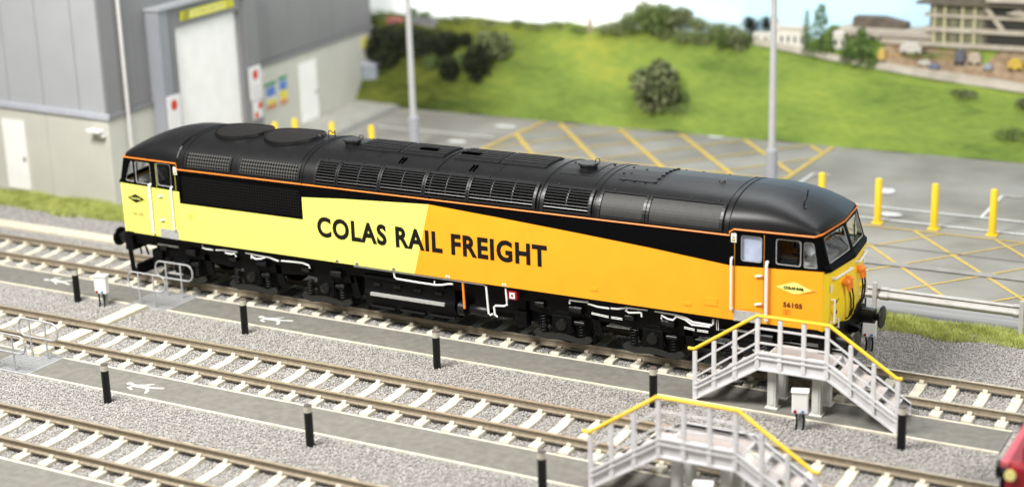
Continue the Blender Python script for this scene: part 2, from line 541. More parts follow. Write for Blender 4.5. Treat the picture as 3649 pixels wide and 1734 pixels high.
# grey track of stepping gratings with hoop rails
def hoop(y, name='hoop_rail'):
    mb = MB()
    x0, x1, z0, z1, r = -0.58, 0.58, 0.19, 0.60, 0.17
    pts = []
    for cx, cz, a0 in ((x1 - r, z1 - r, 0), (x0 + r, z1 - r, 90), (x0 + r, z0 + r, 180), (x1 - r, z0 + r, 270)):
        for k in range(6):
            a = radians(a0 + 90 * k / 5); pts.append((cx + r * cos(a), y, cz + r * sin(a)))
    mb.tube(pts, 0.022, 8, closed=True)
    return mb
def grating(dx, dy, label):
    root = empty('grating_platform', (-7.62 + dx, -1.58 + dy, -0.24), label, 'platform', 'grey grating platforms with hoop rails')
    b = MB(); b.box(-0.58, 0.58, -0.57, 0.57, -0.06, -0.02); b.build('pit_floor', mat('pit_dark', (0.25, 0.25, 0.24), 0.9), root)
    f = MB()
    f.box(-0.59, 0.59, -0.60, -0.56, -0.05, 0.02); f.box(-0.59, 0.59, 0.56, 0.60, -0.05, 0.02)
    f.box(-0.61, -0.575, -0.60, 0.60, -0.05, 0.015); f.box(0.575, 0.61, -0.60, 0.60, -0.05, 0.015)
    f.build('frame', GALV, root)
    g = MB()
    for i in range(27): x = -0.55 + 1.1 * i / 26; g.box(x - 0.008, x + 0.008, -0.56, 0.56, -0.02, 0.005)
    for j in range(13): y = -0.53 + 1.06 * j / 12; g.box(-0.57, 0.57, y - 0.009, y + 0.009, -0.021, 0.008)
    tag(g.build('grate_bars', GALV, root), kind='stuff')
    for yy in (-0.49, 0.36):
        h = hoop(0).build('hoop_rail', GALV, root, smooth=True); h.location = (-0.02 if yy < 0 else 0.12, yy, 0.235 if yy < 0 else 0.28)
        for px in (-0.26, 0.21):
            p = MB(); p.cyl((px, 0, -0.24 if yy < 0 else -0.285), (px, 0, 0.60), 0.021, n=8); q = p.build('post', GALV, h, smooth=True)
    return root
grating(0, 0, 'grey grating platform with hoop rails beside the locomotive, left of the frame')
grating(0.02, -4.65, 'grey grating platform with hoop rails at the left edge beside the middle track')

# walking person symbols painted on the walkways
def person_symbol(cx, cy, flip, label):
    root = empty('pedestrian_symbol', (cx, cy, -0.2345), label, 'floor marking', 'white walking figure symbols')
    mb = MB(); n = 16; z = [0.002]
    def ell(x, y, rx, ry):
        z[0] += 0.0005
        mb.poly([(x + rx * cos(2 * pi * k / n), (y + ry * sin(2 * pi * k / n)) * flip, z[0]) for k in range(n)])
    def stroke(pts, w_):
        for (ax, ay), (bx, by) in zip(pts, pts[1:]):
            z[0] += 0.0005
            d = Vector((bx - ax, by - ay)); L = d.length; d /= L; nn = Vector((-d.y, d.x)) * w_ / 2
            out = []
            for k in range(7):
                a = radians(90 + 180 * k / 6); out.append((ax + d.x * w_ / 2 * cos(a) + nn.x * sin(a), (ay + d.y * w_ / 2 * cos(a) + nn.y * sin(a)) * flip, z[0]))
            for k in range(7):
                a = radians(-90 + 180 * k / 6); out.append((bx + d.x * w_ / 2 * cos(a) + nn.x * sin(a), (by + d.y * w_ / 2 * cos(a) + nn.y * sin(a)) * flip, z[0]))
            mb.poly(out)
    ell(-0.42, 0.05, 0.085, 0.06)
    stroke([(-0.27, 0.0), (0.08, 0.03)], 0.13)
    stroke([(-0.27, -0.03), (-0.30, -0.14), (-0.16, -0.20)], 0.055)
    stroke([(-0.22, 0.04), (-0.05, 0.12), (0.08, 0.22)], 0.05)
    stroke([(0.06, 0.04), (0.22, 0.05), (0.42, 0.12)], 0.07)
    stroke([(0.06, 0.0), (0.20, -0.10), (0.25, -0.22)], 0.07)
    mb.build('painted_figure', MARKW, root, recalc=False)
person_symbol(-4.12, -6.30, 1, 'white walking figure painted on the walkway of the middle track')
person_symbol(-4.18, -1.62, 1, 'white walking figure painted on the walkway beside the locomotive')
person_symbol(-11.15, -1.45, -1, 'white walking figure painted left of the black bollard and white box')

# ------------------------------------------------------------------ tracks
SP = 0.64
def rail_profile():
    return [(-0.075, -0.15), (0.075, -0.15), (0.075, -0.135), (0.02, -0.115), (0.016, -0.045), (0.036, -0.03), (0.036, -0.004), (0.026, 0.0), (-0.026, 0.0), (-0.036, -0.004), (-0.036, -0.03), (-0.016, -0.045), (-0.02, -0.115), (-0.075, -0.135)]
sl_mb = MB()
prof = [(-1.0, -0.18), (-0.97, -0.165), (-0.42, -0.165), (-0.25, -0.20), (0.25, -0.20), (0.42, -0.165), (0.97, -0.165), (1.0, -0.18), (1.0, -0.34), (-1.0, -0.34)]
sl_mb.prism(prof, -0.105, 0.105, axis='x')
SLEEPER_ME = None
def make_sleeper(parent, x):
    global SLEEPER_ME, CHAIR_ME
    if SLEEPER_ME is None:
        o = sl_mb.build('sleeper', CONC, parent, bevel=0.02); SLEEPER_ME = o.data
        c = MB()
        c.prism([(-0.14, -0.18), (-0.14, -0.135), (-0.115, -0.095), (-0.085, -0.095), (-0.055, -0.13), (-0.03, -0.145), (0.03, -0.145), (0.055, -0.13), (0.085, -0.095), (0.115, -0.095), (0.14, -0.135), (0.14, -0.18)], -0.045, 0.045, axis='x')
        co = c.build('rail_clip', CONC, o); co.location = (0, 0.627, 0); CHAIR_ME = co.data
        c2 = link('rail_clip', CHAIR_ME, o); c2.location = (0, -0.627, 0)
    else:
        o = link('sleeper', SLEEPER_ME, parent)
        md = o.modifiers.new('bevel', 'BEVEL'); md.width = 0.02; md.segments = 2; md.limit_method = 'ANGLE'
        for s_ in (1, -1):
            c = link('rail_clip', CHAIR_ME, o); c.location = (0, s_ * 0.627, 0)
    o.location = (x + random.uniform(-0.012, 0.012), random.uniform(-0.01, 0.01), random.uniform(-0.004, 0.004))
    o.rotation_euler = (0, 0, random.uniform(-0.008, 0.008))
    return o
def track(y, xa, xb, off, label, skip=()):
    root = empty('railway_track', (0, y, 0), label, 'railway track')
    for s_ in (-1, 1):
        mb = MB()
        p = [(a + s_ * 0.640, b) for a, b in rail_profile()]
        n = len(p)
        X0, X1 = xa - 1, xb + 1
        for k in range(n):
            a, b = p[k], p[(k + 1) % n]
            top = (k in (6, 7, 8))
            mb.poly([(X0, a[0], a[1]), (X1, a[0], a[1]), (X1, b[0], b[1]), (X0, b[0], b[1])], 1 if top else 0)
        mb.build('rail', [RAILT, RAILTOP], root)
    k = math.ceil((xa - off) / SP)
    while off + k * SP < xb:
        x = off + k * SP
        if not any(a < x < b for a, b in skip): make_sleeper(root, x)
        k += 1
    return root
track(0, -22, 21, -6.0, 'railway track under the yellow and orange locomotive', skip=((-8.0, -7.5),))
track(-4.65, -15, 19, -6.62, 'middle railway track running between the two sets of steps', skip=((-8.0, -7.5),))
track(-9.3, -9.5, 5.5, -6.35, 'nearest railway track at the bottom left corner')

# trough across the tracks at the gratings
tr = empty('trough_crossing', (-7.75, -3.5, -0.13), 'cream concrete trough lids crossing between the rails beside the grating', 'cable trough')
for (y0, y1, h) in ((-3.95, -2.2, 0.0), (-5.18, -4.10, -0.02), (-5.85, -5.35, 0.0), (-1.02, -0.72, 0.0), (-0.55, 0.55, -0.02)):
    mb = MB(); mb.box(-0.19, 0.19, y0 + 3.5, y1 + 3.5, -0.2, -0.02 + h); mb.build('trough_lid', CREAM, tr, bevel=0.015)
tb = MB(); tb.box(-30, 3, 1.72, 2.22, -0.33, -0.17)
tag(tb.build('cable_trough', CREAM, bevel=0.02), 'long cream concrete trough running behind the far rail at left', 'cable trough')

# ------------------------------------------------------------------ grass verge
def grass_mat(name, c1, c2, c3):
    m = bpy.data.materials.new(name); m.use_nodes = True
    nt = m.node_tree; b = nt.nodes['Principled BSDF']; b.inputs['Roughness'].default_value = 0.8
    tc = nt.nodes.new('ShaderNodeTexCoord'); n = nt.nodes.new('ShaderNodeTexNoise'); n.inputs['Scale'].default_value = 3.5; n.inputs['Detail'].default_value = 8
    nt.links.new(tc.outputs['Object'], n.inputs['Vector'])
    r = nt.nodes.new('ShaderNodeValToRGB'); e = r.color_ramp.elements
    e[0].position = 0.3; e[0].color = (*c1, 1); e[1].position = 0.7; e[1].color = (*c3, 1); e.new(0.5).color = (*c2, 1)
    nt.links.new(n.outputs['Fac'], r.inputs[0]); nt.links.new(r.outputs[0], b.inputs['Base Color'])
    return m
GRASSM = grass_mat('static_grass', (0.28, 0.31, 0.07), (0.43, 0.48, 0.12), (0.60, 0.64, 0.22))
gm = grid_mesh(-30, 22, 3.55, 4.66, 200, 6, lambda x, y: -0.295 + 0.05 * sin(pi * (y - 3.5) / 1.2) + 0.02 * sin(x * 2.3 + y * 3))
tag(gm.build('verge_soil', mat('verge_soil', (0.24, 0.27, 0.07), 0.9, 0.3, 6)), kind='structure')
def verge(x0, x1, y0, y1, n, hmin, hmax):
    mb = MB(); rnd = random.Random(3)
    vs = []; fs = []
    for i in range(n):
        x = rnd.uniform(x0, x1)
        ylo = y0 + 0.10 * sin(x * 1.7) + 0.07 * sin(x * 4.1)
        y = rnd.uniform(ylo, y1); a = rnd.uniform(0, 2 * pi); h = rnd.uniform(hmin, hmax) * (0.7 + 0.5 * abs(sin(x * 1.3 + y * 2)))
        lx, ly = rnd.uniform(-1, 1) * h * 0.7, rnd.uniform(-1, 1) * h * 0.7
        wd = 0.009
        b = len(vs)
        vs += [(x - cos(a) * wd, y - sin(a) * wd, -0.27), (x + cos(a) * wd, y + sin(a) * wd, -0.27), (x + lx, y + ly, -0.27 + h)]
        fs.append((b, b + 1, b + 2))
    mb.add(vs, fs)
    return mb
tag(verge(-21, -8, 3.42, 4.95, 42000, 0.08, 0.2).build('grass', GRASSM, recalc=False), 'short yellow green grass along the foot of the depot wall', 'grass', kind='stuff')
tag(verge(4, 21, 3.50, 4.60, 70000, 0.06, 0.15).build('grass', GRASSM, recalc=False), 'short green grass strip between ballast and road at right', 'grass', kind='stuff')

#PART2
# ================================================================== LOCOMOTIVE
YS = 1.36
loco = empty('diesel_locomotive', (0.1, 0, 0), 'yellow, orange and black freight diesel locomotive standing on the far track', 'locomotive')
LX = Vector((0.1, 0, 0))
class LB(MB):
    """mesh builder in world coordinates, stored relative to the locomotive's own origin"""
    def build(s, name, mats, parent=None, **k):
        par = parent or loco
        s.v = [(x - 0.1, y, z) for x, y, z in s.v]
        return MB.build(s, name, mats, par, **k)
XB0, XB1 = -6.98, 7.17       # body between the cab doors' rear edges
def yside(x):
    d = max(0, XB0 - x, x - XB1)
    return YS - 0.07 * d / 1.9
def S(off=0.0, sgn=-1):
    def f(p, d=0.0):
        x, z = p
        return (x, sgn * (yside(x) + off - d), z)
    return f
# ---- livery outlines (x, z)
ZB = 1.33
def zw(x):   # waist
    return 2.47 + (x - XB1) / 1.93 * 0.08 if x > 0 else 2.545 + (XB0 - x) / 1.92 * 0.03
def endx(z, side):
    # front edge of the side sheet
    if z <= 2.55: d = 1.90 * 1 + 0.02 * (z - ZB) / 1.22
    else: d = 1.92 - 0.19 * (z - 2.55) / 0.7
    return (XB1 + d) if side > 0 else (XB0 - d)
for sgn in (-1, 1):
    F = S(0, sgn)
    # pale yellow
    b = LB()
    b.plate([[(XB0, ZB), (-0.35, ZB), (0.1, 2.985), (-1.0, 2.93), (-2.2, 2.87), (-3.34, 2.79), (-3.34, 2.265), (XB0, 2.265)]], F, 0.02)
    b.build('side_panel', YEL)
    b = LB()
    b.plate([[(-0.35, ZB), (XB1, ZB), (XB1, zw(XB1)), (5.4, 2.63), (3.7, 2.755), (2.0, 2.87), (0.1, 2.985)]], F, 0.02)
    b.build('side_panel', ORA)
    # black upper wedge
    b = LB()
    b.plate([[(-3.34, 2.79), (-2.2, 2.87), (-1.0, 2.93), (0.1, 2.985), (2.0, 2.87), (3.7, 2.755), (5.4, 2.63), (XB1, zw(XB1)), (XB1, 3.11), (-3.34, 3.11)]], F, 0.02)
    b.plate([[(XB0, 3.065), (-3.34, 3.065), (-3.34, 3.11), (XB0, 3.11)]], F, 0.02)
    b.build('black_cantrail_panel', BLACK)
    # big side grille: recessed mesh with frame and mullions
    g = LB()
    g.plate([[(XB0, 2.265), (-3.34, 2.265), (-3.34, 3.065), (XB0, 3.065)]], S(-0.035, sgn))
    go = g.build('side_grille', MESHS)
    fr = LB()
    fr.plate([[(XB0 + 0.0, 2.265), (-3.34, 2.265), (-3.34, 3.065), (XB0 + 0.0, 3.065)], [(XB0 + 0.05, 2.305), (XB0 + 0.05, 3.02), (-3.385, 3.02), (-3.385, 2.305)]], S(0.008, sgn), 0.045)
    fr.build('grille_frame', BLACK, go)
    for side in (-1, 1):
        xb = XB1 if side > 0 else XB0
        xd = xb + side * 0.72        # front edge of the door zone
        # door outline
        dx0, dx1 = sorted((xb + side * 0.10, xb + side * 0.70))
        wz = zw
        def cabwin():
            if side > 0: return [(8.11, 8.63, 2.60, 3.13), (8.68, 8.97, 2.60, 3.12)]
            return [(-8.37, -7.87, 2.62, 3.17), (-8.71, -8.43, 2.64, 3.17)]
        W = cabwin()
        main = rrect(W[0][0], W[0][1], W[0][2], W[0][3], 0.05)
        if side > 0: qt = rpoly([(8.68, 2.59), (8.965, 2.60), (8.88, 3.12), (8.68, 3.12)], 0.05)
        else: qt = rpoly([(-8.43, 2.63), (-8.43, 3.17), (-8.50, 3.17), (-8.72, 2.65)], 0.05)
        dw = rrect(7.39, 7.83, 2.59, 3.13, 0.06) if side > 0 else rrect(-7.67, -7.21, 2.63, 3.20, 0.06)
        # black upper cab side with window holes
        zt = 3.235
        xe_w, xe_t = endx(2.57, side), endx(zt, side)
        b = LB()
        wf = zw(xe_w)
        outer = [(xb, zw(xb)), (xe_w, wf), (xe_t, zt), (xb, zt)]
        b.plate([outer, main, qt, dw], F, 0.03)
        b.build('cab_side_upper', BLACK)
        b = LB()
        b.plate([[(xb, ZB), (endx(ZB, side), ZB), (xe_w, wf), (xb, zw(xb))]], F, 0.02)
        if side > 0: b.build('cab_side_lower', ORA)
        else: b.build('cab_side_lower', YEL)
        # glass + thin silver frames
        for nm, lp in (('cab_side_window', main), ('cab_quarter_window', qt), ('cab_door_window', dw)):
            c = (sum(p[0] for p in lp) / len(lp), sum(p[1] for p in lp) / len(lp))
            gl = LB(); gl.plate([lp], S(-0.022, sgn)); go = gl.build(nm, GLASS)
            inner = [(c[0] + (p[0] - c[0]) * 0.93, c[1] + (p[1] - c[1]) * 0.94) for p in lp]
            fr = LB(); fr.plate([lp, inner], S(-0.010, sgn), 0.012); fr.build('window_frame', SILV if nm != 'cab_door_window' else GALV, go)
        # sliding window divider
        if True:
            xm = (W[0][0] + W[0][1]) / 2 + side * 0.19
            mb = LB(); mb.box(xm - 0.012, xm + 0.012, sgn * yside(xm) - sgn * 0.02 - 0.008, sgn * yside(xm) - sgn * 0.02 + 0.008, W[0][2] + 0.01, W[0][3] - 0.01); mb.build('window_divider', BLACK)
        # blind behind the door window of the right hand cab
        if side > 0 and sgn < 0:
            bl = LB(); bl.plate([rrect(7.34, 7.88, 2.54, 3.17, 0.04)], S(-0.06, sgn), 0.01); bl.build('window_blind', BLUEGREY)
        # door: thin raised seam outline on lower panel + door leaf
        col = ORA if side > 0 else YEL
        d = LB()
        d.plate([[(dx0, 1.57), (dx1, 1.57), (dx1, zw(dx1) - 0.012), (dx0, zw(dx0) - 0.012)]], S(0.006, sgn), 0.008)
        dobj = d.build('cab_door', col)
        sm = LB()
        for xx in (dx0 - 0.006, dx1 + 0.006): sm.box(xx - 0.006, xx + 0.006, sgn * (yside(xx)) - 0.003, sgn * (yside(xx)) + 0.003, 1.57, 3.18)
        sm.build('door_gap', mat('dark_orange_seam', (0.45, 0.20, 0.01), 0.6) if side > 0 else mat('dark_yellow_seam', (0.5, 0.50, 0.06), 0.6), dobj)
        for hz in ((2.33, 1.74) if side > 0 else (2.38, 1.78)):
            hx = dx1 - 0.09 if side > 0 else dx0 + 0.1
            y_ = sgn * (yside(hx) + 0.03)
            h = LB(); h.tube([(hx - 0.07, y_, hz - 0.02), (hx + 0.07, y_, hz + 0.01)], 0.022, 8); h.build('door_handle', WHITE, dobj)
        # tread plate
        tp = LB(); tp.plate([[(dx0 - 0.02, 1.325), (dx1 - 0.03, 1.325), (dx1 - 0.03, 1.55), (dx0 - 0.02, 1.55)]], S(0.012, sgn), 0.014)
        tp.build('tread_plate', mat('chequer_plate', (0.33, 0.33, 0.32), 0.45, 0.3, 55, 0.6, 50, metal=0.2, col2=(0.62, 0.62, 0.60), detail=1))
        # vertical handrails
        for xx, z0, z1, r in ((xb + side * 0.045, 1.57 if side > 0 else 1.60, 2.64, 0.025), (xb + side * 0.78, 1.42, 2.63, 0.034)):
            if side < 0 and sgn < 0: xx = -7.19 if r < 0.03 else -7.89
            y0 = sgn * (yside(xx) - 0.005); y1 = sgn * (yside(xx) + 0.06)
            h = LB(); h.tube([(xx, y0, z0), (xx, y1, z0), (xx, y1, z0 + 0.03), (xx, y1, z1 - 0.03), (xx, y1, z1), (xx, y0, z1)], r, 8)
            h.build('handrail', WHITE, smooth=True)
        # warning label
        xl = xb + side * 0.075
        wl = LB(); wl.plate([rrect(xl - 0.055, xl + 0.055, 2.965, 3.15, 0.008)], S(0.006, sgn), 0.004); wo = wl.build('warning_label', WHITE)
        t = LB(); t.plate([[(xl - 0.035, 3.05), (xl + 0.035, 3.05), (xl, 3.11)]], S(0.009, sgn)); t.plate([[(xl - 0.035, 2.985), (xl + 0.035, 2.985), (xl + 0.035, 3.03), (xl - 0.035, 3.03)]], S(0.009, sgn)); t.build('warning_triangle', mat('label_print', (0.35, 0.3, 0.05), 0.6), wo)
    # orange coach line
    zl = 3.10
    b = LB()
    def lpoint(x, z): return (x, sgn * (yside(x) + 0.012), z)
    path = [(endx(3.24, -1), 3.245), (XB0 - 0.02, 3.245), (XB0 + 0.0, 3.10), (XB1 - 0.01, 3.10), (XB1 - 0.01, 3.17), (XB1 + 0.08, 3.235), (endx(3.24, 1), 3.245)]
    b.tube([lpoint(*p) for p in path], 0.018, 6)
    b.build('orange_cantrail_line', ORLINE)
    # bottom lip
    b = LB(); b.box(XB0 - 1.85, XB1 + 1.85, sgn * 1.27 - 0.03, sgn * 1.27 + 0.03, 1.26, 1.345); b.build('sole_bar', UNDER)

# lettering
def near(off): return S(off, -1)
t = text_mb('COLAS RAIL FREIGHT', -2.95, 3.02, 1.895, 2.39, near(0.004), 0.002, 0.038, 1.12)
t.v = [(x - 0.1, y, z) for x, y, z in t.v]; sl_ = empty('side_lettering'); sl_.parent = loco
for L_ in sorted(islands(t), key=lambda m_: min(v[0] for v in m_.v)): L_.build('letter', TEXTB, sl_, recalc=False)
for (txt, x0, x1, z0, z1, m_, sp, bd, nm) in (('56105', 8.285, 8.675, 1.738, 1.85, TEXTR, 1.15, 0.05, 'fleet_number'), ('56105', -8.56, -8.22, 1.785, 1.875, mat('pale_number', (0.30, 0.28, 0.08), 0.5), 1.15, 0.03, 'fleet_number'),):
    t = text_mb(txt, x0, x1, z0, z1, near(0.004), 0.002, bd, sp); t.v = [(x - 0.1, y, z) for x, y, z in t.v]; ne_ = empty(nm); ne_.parent = loco; [k_.build('digit', m_, ne_, recalc=False) for k_ in islands(t)]
# logos
PALEY = mat('logo_pale_yellow', (0.86, 0.86, 0.22), 0.5, 0.02)
def diamond(x0, x1, zc, h): return [(x0, zc), ((x0 + x1) / 2, zc - h), (x1, zc), ((x0 + x1) / 2, zc + h)]
b = LB()
b.plate([[(8.20, 2.15), (8.60, 2.025), (8.965, 2.15), (8.56, 2.275)]], near(0.004)); b.plate([[(8.13, 2.15), (8.50, 2.03), (8.88, 2.15), (8.50, 2.28)]], near(0.006)); lo = b.build('diamond_logo', PALEY)
e = LB()
for k in range(2):
    xo = 8.90 + 0.045 * k
    e.bar((xo - 0.36, -yside(8.7) - 0.008, 2.03), (xo, -yside(8.8) - 0.008, 2.15), 0.004, 0.007); e.bar((xo - 0.36, -yside(8.7) - 0.008, 2.27), (xo, -yside(8.8) - 0.008, 2.15), 0.004, 0.007)
e.build('logo_echo_line', ORA, lo)
t = text_mb('COLAS RAIL', 8.29, 8.71, 2.118, 2.182, near(0.009), 0.002, 0.06); t.v = [(x - 0.1, y, z) for x, y, z in t.v]; MB.build(t, 'logo_text', TEXTB, lo, recalc=False)
b = LB(); b.plate([[(-8.58, 2.215), (-8.32, 2.11), (-8.06, 2.215), (-8.30, 2.32)]], near(0.004)); 
lo = b.build('diamond_logo', mat('logo_dim_yellow', (0.55, 0.55, 0.08), 0.5))
b = LB(); b.plate([[(-8.70, 2.22), (-8.43, 2.105), (-8.15, 2.22), (-8.42, 2.335)]], near(0.006)); lo2 = b.build('logo_black_diamond', TEXTB, lo)  # black diamond of the logo, plain print
t = text_mb('COLAS RAIL', -8.60, -8.26, 2.195, 2.25, near(0.010), 0.002, 0.02); t.v = [(x - 0.1, y, z) for x, y, z in t.v]; MB.build(t, 'logo_text', PALEY, lo, recalc=False)
# printed data panels and small side hatches
def frame_print(x0, x1, z0, z1, m_, nm, inner=True):
    b = LB(); w_ = 0.010
    b.plate([[(x0, z0), (x1, z0), (x1, z1), (x0, z1)], [(x0 + w_, z0 + w_), (x0 + w_, z1 - w_), (x1 - w_, z1 - w_), (x1 - w_, z0 + w_)]], near(0.004))
    if inner:
        n = 3
        for k in range(n):
            zz_ = z0 + (z1 - z0) * (k + 1) / (n + 1)
            b.plate([[(x0 + 0.03, zz_ - 0.006), (x1 - 0.05 + 0.01 * k, zz_ - 0.006), (x1 - 0.05 + 0.01 * k, zz_ + 0.006), (x0 + 0.03, zz_ + 0.006)]], near(0.004))
    return b.build(nm, m_)
frame_print(8.29, 8.44, 1.585, 1.69, mat('print_orange_dark', (0.55, 0.16, 0.01), 0.6), 'data_panel')
frame_print(-6.79, -6.59, 1.885, 2.015, mat('print_olive', (0.45, 0.43, 0.08), 0.6), 'data_panel')
for (x0, x1, z0, z1) in ((6.17, 6.33, 1.50, 1.57), (6.62, 6.90, 1.57, 1.735), (4.05, 4.2, 1.53, 1.6), (7.42, 7.72, 1.60, 1.66)):
    b = LB(); b.plate([rrect(x0, x1, z0, z1, 0.01)], near(0.012), 0.012); b.build('side_hatch', ORA)
for x in (-1.9, -2.45, -0.9, 0.52, 1.95):
    b = LB(); b.plate([[(x - 0.05, 1.345), (x + 0.05, 1.345), (x + 0.05, 1.40), (x - 0.05, 1.40)]], near(0.007), 0.006); o_ = b.build('lifting_mark', WHITE if x > 0 else mat('grey_print', (0.45, 0.45, 0.3), 0.6))
    b = LB(); b.plate([[(x - 0.03, 1.358), (x + 0.03, 1.358), (x + 0.03, 1.385), (x - 0.03, 1.385)]], near(0.010)); b.build('mark_centre', ORA if x > 0 else BLACK, o_)

# ---- roof
PROF = [(1.36, 3.11), (1.358, 3.20), (1.335, 3.32), (1.275, 3.44), (1.175, 3.555), (1.03, 3.655), (0.85, 3.735), (0.62, 3.797), (0.32, 3.843), (0.0, 3.86)]
def resample(pr, n):
    L = [0]
    for a, b_ in zip(pr, pr[1:]): L.append(L[-1] + hypot(b_[0] - a[0], b_[1] - a[1]))
    out = []
    for k in range(n + 1):
        t_ = L[-1] * k / n
        for i in range(len(L) - 1):
            if t_ <= L[i + 1] + 1e-9:
                u = (t_ - L[i]) / (L[i + 1] - L[i]); out.append((pr[i][0] + (pr[i + 1][0] - pr[i][0]) * u, pr[i][1] + (pr[i + 1][1] - pr[i][1]) * u)); break
    return out, L[-1]
PR, PLEN = resample(PROF, 28)
def smooth_prof(p):
    q = list(p)
    for _ in range(2): q = [q[0]] + [((q[i - 1][0] + 2 * q[i][0] + q[i + 1][0]) / 4, (q[i - 1][1] + 2 * q[i][1] + q[i + 1][1]) / 4) for i in range(1, len(q) - 1)] + [q[-1]]
    return q
PR = smooth_prof(PR)
def prof_at(z=None, s=None, sgn=-1, h=0.0):
    """point on the mid-roof profile by arc fraction s, pushed out by h"""
    k = s * (len(PR) - 1); i = min(int(k), len(PR) - 2); u = k - i
    y = PR[i][0] + (PR[i + 1][0] - PR[i][0]) * u; z_ = PR[i][1] + (PR[i + 1][1] - PR[i][1]) * u
    ty, tz = PR[i + 1][0] - PR[i][0], PR[i + 1][1] - PR[i][1]
    l = hypot(ty, tz); ny, nz = tz / l, -ty / l
    return sgn * (y + ny * h), z_ + nz * h
def s_at_z(z):
    for k in range(400):
        s = k / 400
        if prof_at(s=s)[1] >= z: return s
    return 1.0
full = [(-p[0], p[1]) for p in PR] + [(p[0], p[1]) for p in PR[::-1][1:]]
def bulge(y, half): return 0.16 * (1 - min(1, abs(y) / half))
def loft(xs, fn, side):
    mb = LB(); rows = []
    for x in xs: rows.append(fn(x))
    n = len(rows[0])
    mb.add([p for r_ in rows for p in r_], [(i * n + k, i * n + k + 1, (i + 1) * n + k + 1, (i + 1) * n + k) for i in range(len(rows) - 1) for k in range(n - 1)])
    return mb
mid = loft([XB0 + (XB1 - XB0) * i / 8 for i in range(9)], lambda x: [(x, y, z) for y, z in full], 0)
roof = mid.build('roof', ROOFB, smooth=True)
def cabrow(side):
    xb = XB1 if side > 0 else XB0
    def f(t_):
        d = t_ * 1.74
        s_ = max(0, (d - 0.15) / 1.6)
        apex = 3.86 - 0.47 * s_ ** 2.6
        z0 = 3.225 if t_ > 0 else 3.225
        wid = yside(xb + side * d) / YS * (1 - 0.075 * t_ ** 3)
        row = []
        for y, z in full:
            f_ = (z - 3.11) / 0.75
            ff = f_ ** (1 - 0.35 * t_)          # flatter, squarer towards the front
            zz_ = z0 + (apex - z0) * ff
            yy = y * wid
            x = xb + side * (d + 0.17 * (1 - (abs(yy) / 1.25) ** 1.6 if abs(yy) < 1.25 else 0) * t_ ** 4 + 0.0)
            row.append((x, yy, zz_))
        return row
    return f
cab_roofs = {}
for side in (1, -1):
    ts = [0, .02, .15, .3, .42, .54, .64, .73, .81, .88, .94, 1.0]
    mb = loft(ts, cabrow(side), side)
    # front lip
    last = cabrow(side)(1.0); n = len(last)
    lip = [(x + side * 0.02, y, z - 0.03) for x, y, z in last]
    under = [(x - side * 0.04, y * 0.98, 3.19) for x, y, z in last]
    b0 = len(mb.v)
    mb.add(last + lip + under, [(k, k + 1, n + k + 1, n + k) for k in range(n - 1)] + [(n + k, n + k + 1, 2 * n + k + 1, 2 * n + k) for k in range(n - 1)])
    ro = mb.build('cab_roof', ROOFB, smooth=True)
def rib(x, w_, h, s0=0.0, s1=1.0, m_=ROOFB, parent=None, both=True, name='roof_rib'):
    mb = LB()
    N_ = 26
    pts = [prof_at(s=s0 + (s1 - s0) * k / N_, h=h) for k in range(N_ + 1)]
    base = [prof_at(s=s0 + (s1 - s0) * k / N_, h=-0.01) for k in range(N_ + 1)]
    if both and s1 >= 0.999:
        pts += [(-a, b_) for a, b_ in pts[::-1][1:]]; base += [(-a, b_) for a, b_ in base[::-1][1:]]
    n = len(pts)
    vs = [(x - w_ / 2, y, z) for y, z in base] + [(x - w_ / 2 + min(h, w_ * .3), y, z) for y, z in pts] + [(x + w_ / 2 - min(h, w_ * .3), y, z) for y, z in pts] + [(x + w_ / 2, y, z) for y, z in base]
    fs = [(r_ * n + k, r_ * n + k + 1, (r_ + 1) * n + k + 1, (r_ + 1) * n + k) for r_ in range(3) for k in range(n - 1)]
    mb.add(vs, fs)
    return mb.build(name, m_, parent or roof, smooth=False)
for x, w_, h in ((-6.93, 0.05, 0.02), (-6.80, 0.035, 0.018), (-3.30, 0.06, 0.03), (-3.42, 0.03, 0.015), (0.13, 0.05, 0.028), (2.83, 0.06, 0.02), (4.13, 0.03, 0.014), (3.98, 0.02, 0.01), (7.12, 0.06, 0.022), (7.0, 0.03, 0.014)):
    rib(x, w_, h)
for x in (-5.27, -1.55, 1.6):
    rib(x, 0.018, 0.008, 0.55, 1.0)

# ---- roof side grilles (mesh) and louvres
def curved_strip(x0, x1, s0, s1, h, m_, name, parent, sgn=-1, thick=0.012, n=8):
    mb = LB()
    a = [prof_at(s=s0 + (s1 - s0) * k / n, h=h, sgn=sgn) for k in range(n + 1)]
    c = [prof_at(s=s0 + (s1 - s0) * k / n, h=h - thick, sgn=sgn) for k in range(n + 1)]
    loop = a + c[::-1]
    N_ = len(loop)
    vs = [(x0, y, z) for y, z in loop] + [(x1, y, z) for y, z in loop]
    fs = [(k, (k + 1) % N_, N_ + (k + 1) % N_, N_ + k) for k in range(N_)]
    fs += [(k, k + 1, N_ - 2 - k, N_ - 1 - k) for k in range(n)] + [(N_ + k, N_ + k + 1, N_ + N_ - 2 - k, N_ + N_ - 1 - k) for k in range(n)]
    mb.add(vs, fs)
    return mb.build(name, m_, parent)
SL0, SL1 = s_at_z(3.19), s_at_z(3.625)
SM1 = s_at_z(3.52)
FRM = mat('grille_frame_black', (0.012, 0.012, 0.013), 0.38, 0.1, 8, 0.05, 60, spec=0.4)
DARKHOLE = mat('louvre_void', (0.001, 0.001, 0.001), 0.9, spec=0.0)
SLATM = mat('slat_black', (0.03, 0.03, 0.031), 0.35, 0.1, 8, spec=0.5)
